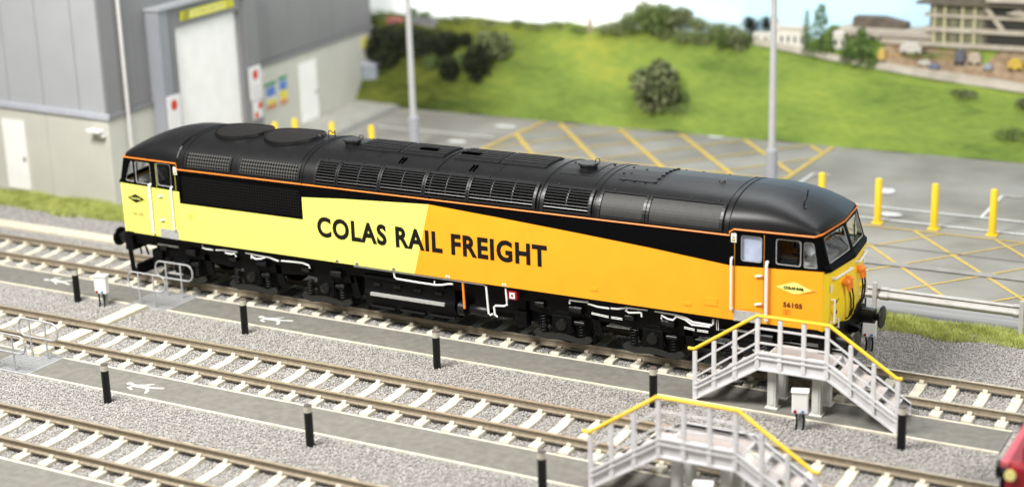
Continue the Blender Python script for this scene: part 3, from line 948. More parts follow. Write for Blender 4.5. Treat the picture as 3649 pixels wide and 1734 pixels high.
for sgn in (-1, 1):
    for (x0, x1) in ((-6.72, -5.38), (-5.12, -3.40)):
        p = curved_strip(x0, x1, SL0, SM1, 0.014, MESHR, 'roof_side_grille', None, sgn)
        for xx in (x0, x1): curved_strip(xx - 0.03, xx + 0.03, SL0, SM1, 0.03, FRM, 'frame_side', p, sgn)
        for ss in (SL0, SM1): curved_strip(x0, x1, ss - 0.004, ss + 0.006, 0.024, FRM, 'frame_rail', p, sgn)
    LV = [(-2.90, -2.36, 0), (-2.30, -1.22, 1), (-1.15, -0.05, 1), (0.02, 1.07, 1), (1.14, 2.72, 2), (2.96, 4.03, 1)]
    for (x0, x1, nb) in LV:
        p = curved_strip(x0 - 0.02, x1 + 0.02, SL0, SL1, 0.006, DARKHOLE, 'louvre_panel', None, sgn)
        for xx in (x0 - 0.02, x1 + 0.02): curved_strip(xx - 0.032, xx + 0.032, SL0 - 0.01, SL1 + 0.01, 0.055, FRM, 'frame_side', p, sgn)
        for ss in (SL0, SL1): curved_strip(x0, x1, ss - 0.012, ss + 0.008, 0.045, FRM, 'frame_rail', p, sgn, n=2)
        for k in range(8):
            ss = SL0 + (SL1 - SL0) * (k + 0.75) / 8.4
            y0, z0 = prof_at(s=ss, h=0.012, sgn=sgn); y1, z1 = prof_at(s=ss + 0.012, h=0.050, sgn=sgn)
            sb = LB(); sb.bar((x0, (y0 + y1) / 2, (z0 + z1) / 2), (x1, (y0 + y1) / 2, (z0 + z1) / 2), 0.020, 0.026, up=(0, y1 - y0, z1 - z0)); sb.build('slat', SLATM, p)
        for q in range(nb):
            xx = x0 + (x1 - x0) * (q + 1) / (nb + 1)
            curved_strip(xx - 0.012, xx + 0.012, SL0 + 0.03, SL1 - 0.03, 0.035, FRM, 'centre_bar', p, sgn)
    for (x0, x1) in ((4.30, 5.24), (5.40, 6.93)):
        p = curved_strip(x0, x1, SL0 + 0.01, SL1 - 0.03, 0.035, mat('blanking_plate', (0.018, 0.018, 0.017), 0.6, 0.2, 12, 0.1, 40), 'blanking_plate', None, sgn, thick=0.05)
        for xx in (x0 - 0.04, x1 + 0.04): curved_strip(xx - 0.03, xx + 0.03, SL0 - 0.01, SL1 + 0.01, 0.055, FRM, 'frame_side', p, sgn)
        for ss in (SL0 - 0.005, SL1): curved_strip(x0, x1, ss - 0.014, ss + 0.01, 0.04, FRM, 'frame_rail', p, sgn, n=2)
    # door pull strips and fittings above the louvres
    for (x0, x1) in ((-2.7, -2.2), (-2.05, -0.1), (0.25, 1.75), (2.0, 2.7)):
        curved_strip(x0, x1, SL1 + 0.018, SL1 + 0.030, 0.022, FRM, 'gutter_strip', None, sgn, n=2)
    for x in (-2.75, -2.25, -1.75, -1.3, -0.72, -0.2, 0.4, 0.95, 1.5, 2.1, 2.6, 3.2, 3.8, 4.5, 5.2, 5.6, 6.2, 6.8):
        y, z = prof_at(s=SL1 + 0.022, h=0.03, sgn=sgn)
        k = LB(); k.box(x - 0.02, x + 0.02, y - 0.02, y + 0.02, z - 0.02, z + 0.02); k.build('hinge', FRM)
    for x in [-2.6, -1.8, -0.6, 0.5, 1.9, 3.5, 4.7, 6.1]:
        y, z = prof_at(s=SL0 - 0.035, h=0.012, sgn=sgn)
        k = LB(); k.box(x - 0.03, x + 0.03, y - 0.012, y + 0.012, z - 0.015, z + 0.015); k.build('latch', FRM)

# ---- roof top fittings
def roof_z(y):
    yy = abs(y)
    for i in range(len(PR) - 1):
        if PR[i + 1][0] <= yy <= PR[i][0]:
            u = (PR[i][0] - yy) / max(1e-6, PR[i][0] - PR[i + 1][0]); return PR[i][1] + (PR[i + 1][1] - PR[i][1]) * u
    return 3.86
def disc(cx, r, nm, label=None):
    root_mb = LB(); N_ = 40
    def on(x, y, h):
        if h > 0: return 3.865 - 0.75 * (3.86 - roof_z(y)) + h
        # height of the roof at y, from the profile
        yy = abs(y)
        for i in range(len(PR) - 1):
            if PR[i + 1][0] <= yy <= PR[i][0]:
                u = (PR[i][0] - yy) / max(1e-6, PR[i][0] - PR[i + 1][0]); return PR[i][1] + (PR[i + 1][1] - PR[i][1]) * u + h
        return 3.86 + h
    rings = [(0, 0.05), (0.25, 0.05), (0.5, 0.05), (0.75, 0.05), (0.93, 0.05)]
    vs = []; fs = []
    for q, h in rings:
        for k in range(N_):
            a = 2 * pi * k / N_; x = cx + r * q * cos(a); y = r * q * sin(a) * 1.0
            vs.append((x, y, on(x, y, h)))
    for i in range(len(rings) - 1):
        fs += [(i * N_ + k, i * N_ + (k + 1) % N_, (i + 1) * N_ + (k + 1) % N_, (i + 1) * N_ + k) for k in range(N_)]
    root_mb.add(vs, fs)
    o = root_mb.build(nm, MESHR2)
    rim = LB(); vs = []; fs = []
    for q, h in ((0.95, 0.03), (0.95, 0.065), (1.0, 0.065), (1.02, 0.001), (1.02, -0.04)):
        for k in range(N_):
            a = 2 * pi * k / N_; x = cx + r * q * cos(a); y = r * q * sin(a)
            vs.append((x, y, on(x, y, h)))
    for i in range(4): fs += [(i * N_ + k, i * N_ + (k + 1) % N_, (i + 1) * N_ + (k + 1) % N_, (i + 1) * N_ + k) for k in range(N_)]
    rim.add(vs, fs); rim.build('fan_rim', mat('rim_black', (0.005, 0.005, 0.005), 0.4, 0.1, spec=0.3), o)
    return o
def line_mesh_mat():
    m = bpy.data.materials.new('fan_mesh'); m.use_nodes = True; nt = m.node_tree; b = nt.nodes['Principled BSDF']; b.inputs['Roughness'].default_value = 0.7
    tc = nt.nodes.new('ShaderNodeTexCoord'); wv = nt.nodes.new('ShaderNodeTexWave'); wv.inputs['Scale'].default_value = 5; wv.bands_direction = 'X'
    nt.links.new(tc.outputs['Object'], wv.inputs['Vector'])
    r = nt.nodes.new('ShaderNodeValToRGB'); b.inputs['Specular IOR Level'].default_value = 0.2; r.color_ramp.elements[0].color = (0.003, 0.003, 0.003, 1); r.color_ramp.elements[1].color = (0.022, 0.020, 0.018, 1)
    nt.links.new(wv.outputs['Fac'], r.inputs[0]); nt.links.new(r.outputs[0], b.inputs['Base Color'])
    bp = nt.nodes.new('ShaderNodeBump'); bp.inputs['Strength'].default_value = 0.5; bp.inputs['Distance'].default_value = 0.02
    nt.links.new(wv.outputs['Fac'], bp.inputs['Height']); nt.links.new(bp.outputs[0], b.inputs['Normal'])
    return m
MESHR2 = line_mesh_mat()
disc(-5.92, 0.72, 'fan_grille'); disc(-4.42, 0.74, 'fan_grille')
# little hooks
for x, y in ((-3.55, -0.22), (-3.50, 0.2)):
    h = LB(); h.tube([(x - 0.09, y, roof_z(y)), (x - 0.09, y, roof_z(y) + 0.14), (x - 0.04, y, roof_z(y) + 0.17), (x + 0.04, y, roof_z(y) + 0.10), (x + 0.09, y, roof_z(y) + 0.17), (x + 0.09, y, roof_z(y))], 0.014, 6); h.build('roof_hook', FRM)
# exhaust caps
for x, y in ((-2.62, -0.2), (3.47, -0.2)):
    c = LB(); z = roof_z(y)
    c.cyl((x, y, z - 0.03), (x, y, z + 0.10), 0.19, 0.19, 24); o_ = c.build('exhaust_stack', FRM, smooth=True)
    c = LB(); c.cyl((x, y, z + 0.10), (x, y, z + 0.135), 0.235, 0.225, 28); c.build('exhaust_cap', FRM, o_, smooth=True)
    c = LB(); c.tube([(x + 0.1, y + 0.1, z + 0.13), (x + 0.12, y + 0.12, z + 0.2), (x + 0.2, y + 0.12, z + 0.2), (x + 0.22, y + 0.10, z + 0.13)], 0.012, 6); c.build('cap_handle', FRM, o_)
# raised ribbed walk panels
def roof_patch(x0, x1, y0, y1, h, m_, name, parent=None, n=8, thick=0.03):
    mb = LB()
    ys_ = [y0 + (y1 - y0) * k / n for k in range(n + 1)]
    top = [(y, roof_z(y) + h) for y in ys_]; bot = [(y, roof_z(y) + h - thick) for y in ys_]
    loop = top + bot[::-1]; N_ = len(loop)
    vs = [(x0, y, z) for y, z in loop] + [(x1, y, z) for y, z in loop]
    fs = [(k, (k + 1) % N_, N_ + (k + 1) % N_, N_ + k) for k in range(N_)]
    fs += [(k, k + 1, N_ - 2 - k, N_ - 1 - k) for k in range(n)] + [(N_ + k, N_ + k + 1, N_ + N_ - 2 - k, N_ + N_ - 1 - k) for k in range(n)]
    mb.add(vs, fs); return mb.build(name, m_, parent)
for (x0, xm, x1) in ((-2.35, -1.2, -0.02), (0.24, 1.42, 2.56)):
    for a, b_ in ((x0, xm - 0.015), (xm + 0.015, x1)):
        p = roof_patch(a, b_, -0.42, 0.42, 0.035, ROOFB, 'walk_panel', thick=0.05)
        for k in range(6):
            y = -0.30 + 0.13 * k
            q = LB(); q.box(a + 0.02, b_ - 0.02, y - 0.012, y + 0.012, roof_z(y) + 0.03, roof_z(y) + 0.052); q.build('panel_rib', FRM, p)
        q = LB(); q.box(a, b_, -0.47, -0.43, roof_z(-0.45) - 0.01, roof_z(-0.45) + 0.03); q.build('panel_edge', FRM, p)
for x0 in (-0.80, 0.30):
    q = LB(); q.box(x0, x0 + 0.46, -0.20, -0.05, roof_z(-0.12) + 0.03, roof_z(-0.12) + 0.06); q.build('roof_vent_slot', DARKHOLE)
for x in (-0.92, -0.84, 0.92, 1.0):
    y, z = -0.80, roof_z(-0.80)
    q = LB(); q.obox((x, y, z), (0.018, 0, 0), (0, 0.11, 0.045), (0, -0.008, 0.02)); q.build('lifting_eye', DARKHOLE)
# roof hatch with bolts
p = roof_patch(2.98, 3.75, -0.62, 0.62, 0.010, ROOFB, 'stack_plate', thick=0.02)
p = roof_patch(4.38, 5.2, -0.62, 0.62, 0.014, ROOFB, 'roof_hatch', thick=0.03)
for k in range(7):
    y = -0.6 + 0.2 * k
    q = LB(); q.box(5.18, 5.24, y - 0.03, y + 0.03, roof_z(y), roof_z(y) + 0.035); q.build('hatch_bolt', FRM, p)
for x in (4.5, 4.75, 5.0):
    q = LB(); q.box(x - 0.02, x + 0.02, -0.66, -0.60, roof_z(-0.63), roof_z(-0.63) + 0.03); q.build('hatch_bolt', FRM, p)
for x, y in ((4.35, -0.3), (4.5, -0.25), (4.35, 0.2), (4.7, 0.1), (3.0, 0.1), (3.85, 0.3)):
    q = LB(); q.box(x - 0.02, x + 0.02, y - 0.02, y + 0.02, roof_z(y), roof_z(y) + 0.03); q.build('roof_bolt', FRM, roof)
q = LB(); q.tube([(6.53, -0.2, roof_z(-.2)), (6.53, -0.2, roof_z(-.2) + 0.05)], [0.075, 0.05], 14); q.build('roof_vent', FRM, smooth=True)
q = LB(); q.tube([(8.42, -0.62, 3.62), (8.44, -0.60, 3.74), (8.47, -0.58, 3.80), (8.50, -0.58, 3.98)], [0.018, 0.018, 0.014, 0.014], 8); q.build('aerial', RUBBER)
q = LB(); q.box(8.33, 8.50, -0.70, -0.56, 3.58, 3.64); q.build('aerial_base', RUBBER)

# ---- cab fronts
def front(side):
    xb = XB1 if side > 0 else XB0
    def X(x): return xb + side * x            # x measured forward from the door line
    # stations (forward distance, half width) for corner E (side sheet end), C (chamfer end), M (centre)
    def E(z): return (abs(endx(z, side) - xb), yside(endx(z, side)))
    def ip(z, lo, mid_, hi):
        return lo + (mid_ - lo) * (z - ZB) / 1.22 if z <= 2.55 else mid_ + (hi - mid_) * (z - 2.55) / 0.69
    def C(z): return (ip(z, 1.96, 2.0, 1.80), ip(z, 1.12, 1.16, 1.12))
    def M(z): return (ip(z, 2.07, 2.13, 1.90), 0.0)
    def P(which, z, s): 
        d, y = which(z); return (X(d), s * y, z)
    zwf = zw(endx(2.57, side))
    body = LB(); blk = LB()
    for s in (-1, 1):
        for (lo, hi, target) in ((ZB - 0.02, zwf, body), (zwf, 3.235, blk)):
            zs = [lo, hi] if hi < 3 else [lo, 2.55, hi] if lo < 2.549 else [lo, hi]
            for z0, z1 in zip(zs, zs[1:]):
                target.poly([P(E, z0, s), P(C, z0, s), P(C, z1, s), P(E, z1, s)])
                if target is body: target.poly([P(C, z0, s), P(M, z0, s), P(M, z1, s), P(C, z1, s)])
    # upper halves with windscreen holes
    for s in (-1, 1):
        def mp(p, d=0.0):
            u, z = p
            a = C(z); m_ = M(z)
            return (X(m_[0] + (a[0] - m_[0]) * u - d), s * (a[1] * u), z)
        hole = rpoly([(0.07, 2.70), (0.94, 2.66), (0.93, 3.17), (0.07, 3.18)], 0.05)
        zz0 = max(zwf, 2.5502)
        blk.plate([[(0, zz0), (1, zz0), (1, 3.235), (0, 3.235)], hole], mp, 0.03)
        if zwf < 2.55: blk.plate([[(0, zwf), (1, zwf), (1, 2.5502), (0, 2.5502)]], mp)
        g = LB(); g.plate([hole], lambda p, d=0: mp(p, 0.02)); go = g.build('windscreen', GLASS)
        c = (0.5, 2.92); inner = [(c[0] + (p[0] - c[0]) * 0.95, c[1] + (p[1] - c[1]) * 0.93) for p in hole]
        fr = LB(); fr.plate([hole, inner], lambda p, d=0: mp(p, 0.008 + d), 0.01); fr.build('windscreen_frame', GALV, go)
        # wiper
        q = LB(); q.tube([mp((0.82, 3.24), -0.03), mp((0.55, 3.10), -0.035), mp((0.30, 2.92), -0.03)], 0.011, 6); q.tube([mp((0.42, 3.06), -0.035), mp((0.20, 2.80), -0.03)], 0.013, 6); q.build('wiper', RUBBER, go)
        # orange line over the windscreens
        l = LB(); l.tube([P(E, 3.245, s), (X(C(3.245)[0] + 0.01), s * C(3.245)[1], 3.25), (X(M(3.245)[0] + 0.012), 0, 3.25)], 0.018, 6); l.build('orange_front_line', ORLINE)
    blk.build('windscreen_surround', BLACK)
    # black ledge below the windscreens
    lg = LB()
    out = []; inn = []
    for s, fn in ((-1, E), (-1, C), (0, M), (1, C), (1, E)):
        d, y = fn(zwf + 0.02)
        out.append((X(d + 0.035), s * y, 0)); inn.append((X(d - 0.02), s * y * 0.99, 0))
    for za, zb_ in ((zwf - 0.03, zwf + 0.055),):
        n = 5; vs = [(x, y, za) for x, y, _ in out] + [(x, y, zb_) for x, y, _ in out] + [(x, y, zb_ + 0.05) for x, y, _ in inn]
        lg.add(vs, [(r_ * n + k, r_ * n + k + 1, (r_ + 1) * n + k + 1, (r_ + 1) * n + k) for r_ in (0, 1) for k in range(n - 1)])
    lg.build('windscreen_ledge', BLACK)
    nose = body.build('cab_front', NOSEY)
    # nose lower cowl, rounded
    cw = LB()
    n = 12; rows = []
    for z, bul, hw in ((2.28, 0.0, 0.62), (2.1, 0.03, 0.70), (1.8, 0.065, 0.76), (1.5, 0.07, 0.76), (1.28, 0.04, 0.72), (1.14, -0.04, 0.62)):
        rows.append([(X(M(max(z, ZB))[0] + bul - 0.10 * abs(-1 + 2 * k / n) ** 3 - 0.10 * abs(-1 + 2 * k / n) * (hw / 1.1)), hw * (-1 + 2 * k / n), z) for k in range(n + 1)])
    cw.add([p for r_ in rows for p in r_], [(i * (n + 1) + k, i * (n + 1) + k + 1, (i + 1) * (n + 1) + k + 1, (i + 1) * (n + 1) + k) for i in range(len(rows) - 1) for k in range(n)])
    cw.build('nose_cowl', NOSEY, nose, smooth=True)
    f = M(2)[0]
    for s in (-1, 1):
        # grab rails
        q = LB(); y0, y1 = 0.22, 1.02
        xa = X(C(2.35)[0] + 0.015); xm_ = X(M(2.35)[0] - 0.02)
        q.tube([(xa, s * y1, 2.36), (xa + side * 0.07, s * y1, 2.36), (xm_ + side * 0.07, s * y0, 2.36), (xm_, s * y0, 2.36)], 0.024, 8); q.build('grab_rail', WHITE, nose, smooth=True)
        q = LB(); q.tube([(X(2.0), s * 1.05, 1.93), (X(2.08), s * 1.05, 1.93), (X(2.08), s * 1.05, 1.45), (X(2.0), s * 1.05, 1.45)], 0.022, 8); q.build('grab_rail', WHITE, nose, smooth=True)
        q = LB(); q.tube([(X(2.02), s * 0.83, 1.48), (X(2.10), s * 0.83, 1.48), (X(2.10), s * 0.83, 1.29), (X(2.02), s * 0.83, 1.29)], 0.018, 8); q.build('grab_rail', WHITE, nose, smooth=True)
        # orange jumper cable pairs / sockets
        for yy, zz_ in ((0.50, 2.14), (0.34, 2.17)):
            q = LB(); q.tube([(X(2.04), s * yy, zz_), (X(2.15), s * yy, zz_), (X(2.21), s * yy, zz_ - 0.02)], [0.06, 0.075, 0.055], 12); hh = q.build('jumper_socket', PORANGE, nose, smooth=True)
            q = LB(); q.tube([(X(2.18), s * yy, zz_ - 0.06), (X(2.20), s * yy, zz_ - 0.18)], [0.05, 0.035], 8); q.build('socket_plug', PORANGE, hh, smooth=True)
            q = LB(); q.tube([(X(2.20), s * yy, zz_ - 0.16), (X(2.23), s * (yy - 0.03), 1.8), (X(2.22), s * (yy - 0.08), 1.55), (X(2.15), s * (yy - 0.16), 1.36), (X(2.08), s * (yy - 0.2), 1.30)], 0.019, 8); q.build('jumper_cable', RUBBER, nose, smooth=True)
        for zz_, yy, r in ((1.86, 0.90, 0.055), (1.64, 0.90, 0.06), (1.86, 0.78, 0.03)):
            q = LB(); q.cyl((X(2.0), s * yy, zz_), (X(2.075), s * yy, zz_), r, r * 0.9, 14); hh = q.build('marker_light', NOSEY, nose, smooth=True)
            q = LB(); q.cyl((X(2.07), s * yy, zz_), (X(2.08), s * yy, zz_), r * 0.7, r * 0.7, 12); q.build('lamp_lens', RUBBER, hh)
        q = LB(); q.box(*sorted((X(2.005), X(2.02))), s * 1.07 - 0.04, s * 1.07 + 0.04, 2.08, 2.24); q.build('warning_label', WHITE, nose)
    # buffer beam, buffers, coupling, plough
    q = LB(); q.box(*sorted((X(1.80), X(2.06))), -1.18, 1.18, 0.80, 1.30); bb = q.build('buffer_beam', UNDER, bevel=0.02)
    for s in (-1, 1):
        q = LB(); q.tube([(X(2.04), s * 0.87, 1.02), (X(2.34), s * 0.87, 1.02), (X(2.34), s * 0.87, 1.02), (X(2.47), s * 0.87, 1.02)], [0.17, 0.16, 0.09, 0.09], 18); bo = q.build('buffer', RUBBER, smooth=True)
        q = LB()
        n = 28; rr = [(0.0, 2.53), (0.16, 2.525), (0.24, 2.505), (0.25, 2.49), (0.24, 2.465), (0.05, 2.455)]
        vs = []; fs = []
        for r, d in rr:
            for k in range(n):
                a = 2 * pi * k / n; vs.append((X(d), s * 0.87 + r * 1.05 * cos(a), 1.02 + r * 0.96 * sin(a)))
        for i in range(len(rr) - 1): fs += [(i * n + k, i * n + (k + 1) % n, (i + 1) * n + (k + 1) % n, (i + 1) * n + k) for k in range(n)]
        q.add(vs, fs); q.build('buffer_head', RUBBER, bo, smooth=True)
        q = LB(); q.bar((X(1.98), s * 1.12, 1.0), (X(1.92), s * 1.10, 0.14), 0.06, 0.10); q.build('guard_iron', UNDER)
        q = LB(); q.tube([(X(2.08), s * 0.35, 0.95), (X(2.16), s * 0.36, 0.7), (X(2.13), s * 0.3, 0.42)], 0.03, 8); q.build('brake_hose', RUBBER, bb, smooth=True)
        q = LB(); q.tube([(X(2.08), s * 0.55, 0.95), (X(2.14), s * 0.58, 0.75), (X(2.08), s * 0.6, 0.52)], 0.025, 8); q.build('brake_hose', RUBBER, bb, smooth=True)
    q = LB(); q.prism([(X(2.0), 0.9), (X(2.26), 0.95), (X(2.30), 1.05), (X(2.24), 1.08), (X(2.0), 1.1)], -0.05, 0.05); q.build('coupling_hook', UNDER, bb)
    q = LB(); q.prism([(-1.15, 0.12), (1.15, 0.12), (1.05, 0.42), (-1.05, 0.42)], X(1.80), X(1.86), axis='x'); q.build('snow_plough', UNDER)
    # cab interior
    q = LB(); q.box(*sorted((X(0.05), X(0.09))), -1.28, 1.28, 1.5, 3.3); ci = q.build('cab_bulkhead', CAB_GREY)
    q = LB(); q.box(*sorted((X(0.1), X(1.78))), -1.25, 1.25, 2.0, 2.05); q.build('cab_floor', CAB_DARK, ci)
    q = LB(); q.box(*sorted((X(1.35), X(1.80))), -1.1, 1.1, 2.3, 2.62); q.build('driving_desk', CAB_GREY, ci, bevel=0.03)
    for s in (-1, 1):
        q = LB(); q.box(*sorted((X(0.75), X(1.15))), s * 0.65 - 0.22, s * 0.65 + 0.22, 2.32, 2.42); q.box(*sorted((X(0.68), X(0.76))), s * 0.65 - 0.21, s * 0.65 + 0.21, 2.4, 3.0); q.build('cab_seat', CAB_DARK, ci, bevel=0.03)
    q = LB(); q.obox((X(1.30), -0.35, 2.72), (0.02, 0, 0.02), (0, 0.2, 0), (-0.15, 0, 0.18)); q.build('desk_screen', WHITE, ci)
    return nose
front(1); front(-1)

# inner black core so no light passes under the roof
q = LB(); q.box(XB0, XB1, -1.2, 1.2, 1.20, 3.25); q.build('light_block_core', UNDER)
q = LB(); q.box(-8.85, 9.05, -1.10, 1.10, 0.98, 1.30); q.build('underframe', UNDER)

# ---- bogies
def bogie(cx):
    root = LB()
    for s in (-1, 1):
        pts = [(-2.95, 0.78), (-2.95, 0.98), (-2.6, 1.05), (2.6, 1.05), (2.95, 0.98), (2.95, 0.78), (2.5, 0.72), (1.6, 0.80), (0.7, 0.72), (-0.7, 0.72), (-1.6, 0.80), (-2.5, 0.72)]
        root.prism([(cx + a, b_) for a, b_ in pts], s * 1.02 - 0.05, s * 1.02 + 0.05)
    root.box(cx - 2.9, cx + 2.9, -0.97, 0.97, 0.82, 0.95)
    bo = root.build('bogie', UNDER)
    for i, ax in enumerate((-2.15, 0, 2.15)):
        x = cx + ax
        for s in (-1, 1):
            q = LB(); n = 32
            prof_ = [(0.0, 0.60), (0.20, 0.61), (0.36, 0.60), (0.45, 0.63), (0.54, 0.66), (0.545, 0.60), (0.575, 0.57), (0.575, 0.53), (0, 0.53)]
            vs = []; fs = []
            for r, y in prof_:
                for k in range(n): a = 2 * pi * k / n; vs.append((x + r * cos(a), s * (y + 0.03), 0.545 + r * sin(a)))
            for j in range(len(prof_) - 1): fs += [(j * n + k, j * n + (k + 1) % n, (j + 1) * n + (k + 1) % n, (j + 1) * n + k) for k in range(n)]
            q.add(vs, fs); q.build('wheel', UNDER, bo, smooth=True)
            # axle box with twin end caps
            q = LB(); q.box(x - 0.24, x + 0.24, s * 1.04 - 0.07, s * 1.04 + 0.07, 0.36, 0.76); q.prism([(x - 0.30, 0.40), (x + 0.30, 0.40), (x + 0.17, 0.86), (x - 0.17, 0.86)], s * 1.04 - 0.05, s * 1.04 + 0.05); ab = q.build('axle_box', UNDER, bo, bevel=0.015)
            KN = mat('axle_cap_black', (0.006, 0.006, 0.006), 0.25, 0.1, spec=0.5)
            q = LB(); q.tube([(x, s * 1.10, 0.56), (x, s * 1.16, 0.56), (x, s * 1.19, 0.56)], [0.14, 0.12, 0.04], 18); q.build('axle_cap', KN, ab, smooth=True)
            for dx in (-0.46, 0.46):
                q = LB(); pts = []
                for k in range(6 * 8 + 1): a = 2 * pi * k / 8; pts.append((x + dx + 0.075 * cos(a), s * 1.07 + 0.075 * sin(a), 0.34 + 0.38 * k / 48))
                q.tube(pts, 0.018, 5); q.build('coil_spring', UNDER, bo)
            # equalising beam with wavy outline
            q = LB(); pts = [(-0.72, 0.30), (-0.62, 0.40), (-0.50, 0.38), (-0.36, 0.31), (-0.18, 0.34), (0, 0.37), (0.2, 0.33), (0.36, 0.28), (0.52, 0.34), (0.66, 0.36), (0.72, 0.28), (0.62, 0.20), (0.40, 0.17), (0.2, 0.20), (0, 0.22), (-0.2, 0.19), (-0.42, 0.17), (-0.62, 0.20)]
            q.prism([(x + a, b_) for a, b_ in pts], s * 1.08 - 0.025, s * 1.08 + 0.025); q.build('spring_beam', mat('beam_dusty_black', (0.014, 0.014, 0.012), 0.6, 0.3, 20), bo)
            # horizontal cylinders above
            for (dx, r, L_) in ((-0.62, 0.075, 0.22), (0.22, 0.10, 0.30),):
                q = LB(); q.tube([(x + dx, s * 1.12, 0.97), (x + dx + L_ * 0.3, s * 1.12, 0.97), (x + dx + L_ * 0.32, s * 1.12, 0.97), (x + dx + L_, s * 1.12, 0.97)], [r * 0.8, r * 0.8, r, r], 12); q.build('brake_cylinder', RUBBER, bo, smooth=True)
            q = LB(); q.tube([(x + 0.33, s * 1.13, 0.66), (x + 0.56, s * 1.13, 0.66)], 0.05, 10); q.build('damper', RUBBER, bo, smooth=True)
            q = LB(); q.prism([(x + 0.68, 0.95), (x + 0.84, 0.95), (x + 0.92, 0.62), (x + 0.98, 0.46), (x + 0.80, 0.42), (x + 0.74, 0.60)], s * 1.04 - 0.03, s * 1.04 + 0.03); q.build('brake_hanger', UNDER, bo)
    return bo
bogie(5.36); bogie(-5.16)

# ---- tank, battery box and air tanks between the bogies
q = LB(); q.prism([(-1.12, 1.02), (1.12, 1.02), (1.14, 0.72), (1.18, 0.60), (1.05, 0.30), (0.85, 0.24), (-0.85, 0.24), (-1.05, 0.30), (-1.18, 0.60), (-1.14, 0.72)], -1.88, 0.55, axis='x'); tk = q.build('fuel_tank', UNDER, bevel=0.02)
for s in (-1, 1):
    q = LB(); q.obox((-0.69, s * 1.19, 0.635), (0.99, 0, 0), (0, 0.03, 0), (0, 0, 0.035)); q.build('tank_tread', SILV, tk)
    q = LB(); q.tube([(-1.85, s * 1.12, 1.02), (0.3, s * 1.12, 1.02)], 0.055, 10); q.build('tank_top_pipe', UNDER, tk, smooth=True)
    for k in range(4):
        q = LB(); q.box(-1.6 + 0.55 * k, -1.42 + 0.55 * k, s * 1.16 - 0.02, s * 1.16 + 0.02, 0.84, 0.90); q.build('tank_bracket', RUBBER, tk)
    for k in range(3):
        q = LB(); q.tube([(-1.75 + 0.8 * k, s * 1.08, 0.30), (-1.1 + 0.8 * k, s * 1.08, 0.30)], 0.03, 8); q.build('tank_step', RUBBER, tk)
    q = LB(); q.tube([(0.62, s * 1.02, 0.56), (0.78, s * 1.02, 0.56)], 0.17, 18); q.build('air_reservoir', RUBBER, smooth=True)
    q = LB(); q.tube([(0.86, s * 1.0, 0.56), (0.9, s * 1.0, 0.56), (1.36, s * 1.0, 0.56), (1.4, s * 1.0, 0.56)], [0.09, 0.12, 0.12, 0.09], 18); q.build('air_reservoir', RUBBER, smooth=True)
    q = LB(); q.box(1.0, 2.3, s * 0.95 - 0.1, s * 0.95 + 0.1, 0.62, 1.0); q.build('battery_box', UNDER, bevel=0.02)
    q = LB(); q.box(2.05, 2.35, s * 1.0 - 0.12, s * 1.0 + 0.12, 0.36, 0.72); q.build('equipment_box', UNDER, bevel=0.02)
q = LB(); q.box(-2.6, 2.6, -0.9, 0.9, 0.45, 1.0); q.build('underframe_box', UNDER)

# ---- white and orange pipework on the near side
def pipe(pts, r=0.02, m_=WHITE, y=-1.25, nm='pipe'):
    q = LB(); q.tube([(x, y, z) for x, z in pts], r, 8); return q.build(nm, m_, smooth=True)
pipe([(-2.03, 1.29), (1.40, 1.29), (1.46, 1.25), (1.48, 0.9), (1.50, 0.63), (1.55, 0.60), (1.60, 0.64)], 0.024, y=-1.30)
pipe([(-0.95, 1.27), (-0.94, 1.15), (-0.88, 1.12), (-0.3, 1.11), (0.15, 1.11), (0.3, 1.13), (0.5, 1.18), (0.6, 1.19)], 0.022, y=-1.29)
pipe([(0.12, 1.11), (0.12, 1.20)], 0.016, y=-1.29)
pipe([(0.86, 1.28), (0.87, 0.95), (0.88, 0.66)], 0.028, PORANGE, y=-1.29)
pipe([(1.95, 1.28), (1.97, 1.0), (1.97, 0.90), (1.90, 0.86), (1.68, 0.84), (1.64, 0.80), (1.66, 0.62), (1.72, 0.59)], 0.024, y=-1.30)
rb = LB(); rb.box(2.01, 2.23, -1.32, -1.16, 1.03, 1.24); rbo = rb.build('emergency_box', REDP, bevel=0.02)
rb = LB(); rb.box(2.055, 2.185, -1.33, -1.318, 1.07, 1.20); rb.build('box_face', WHITE, rbo)
rb = LB(); rb.obox((2.12, -1.334, 1.14), (0.018, 0, 0.018), (-0.018, 0, 0.018), (0, 0.003, 0)); rb.build('push_button', REDP, rbo)
Y2 = -1.245
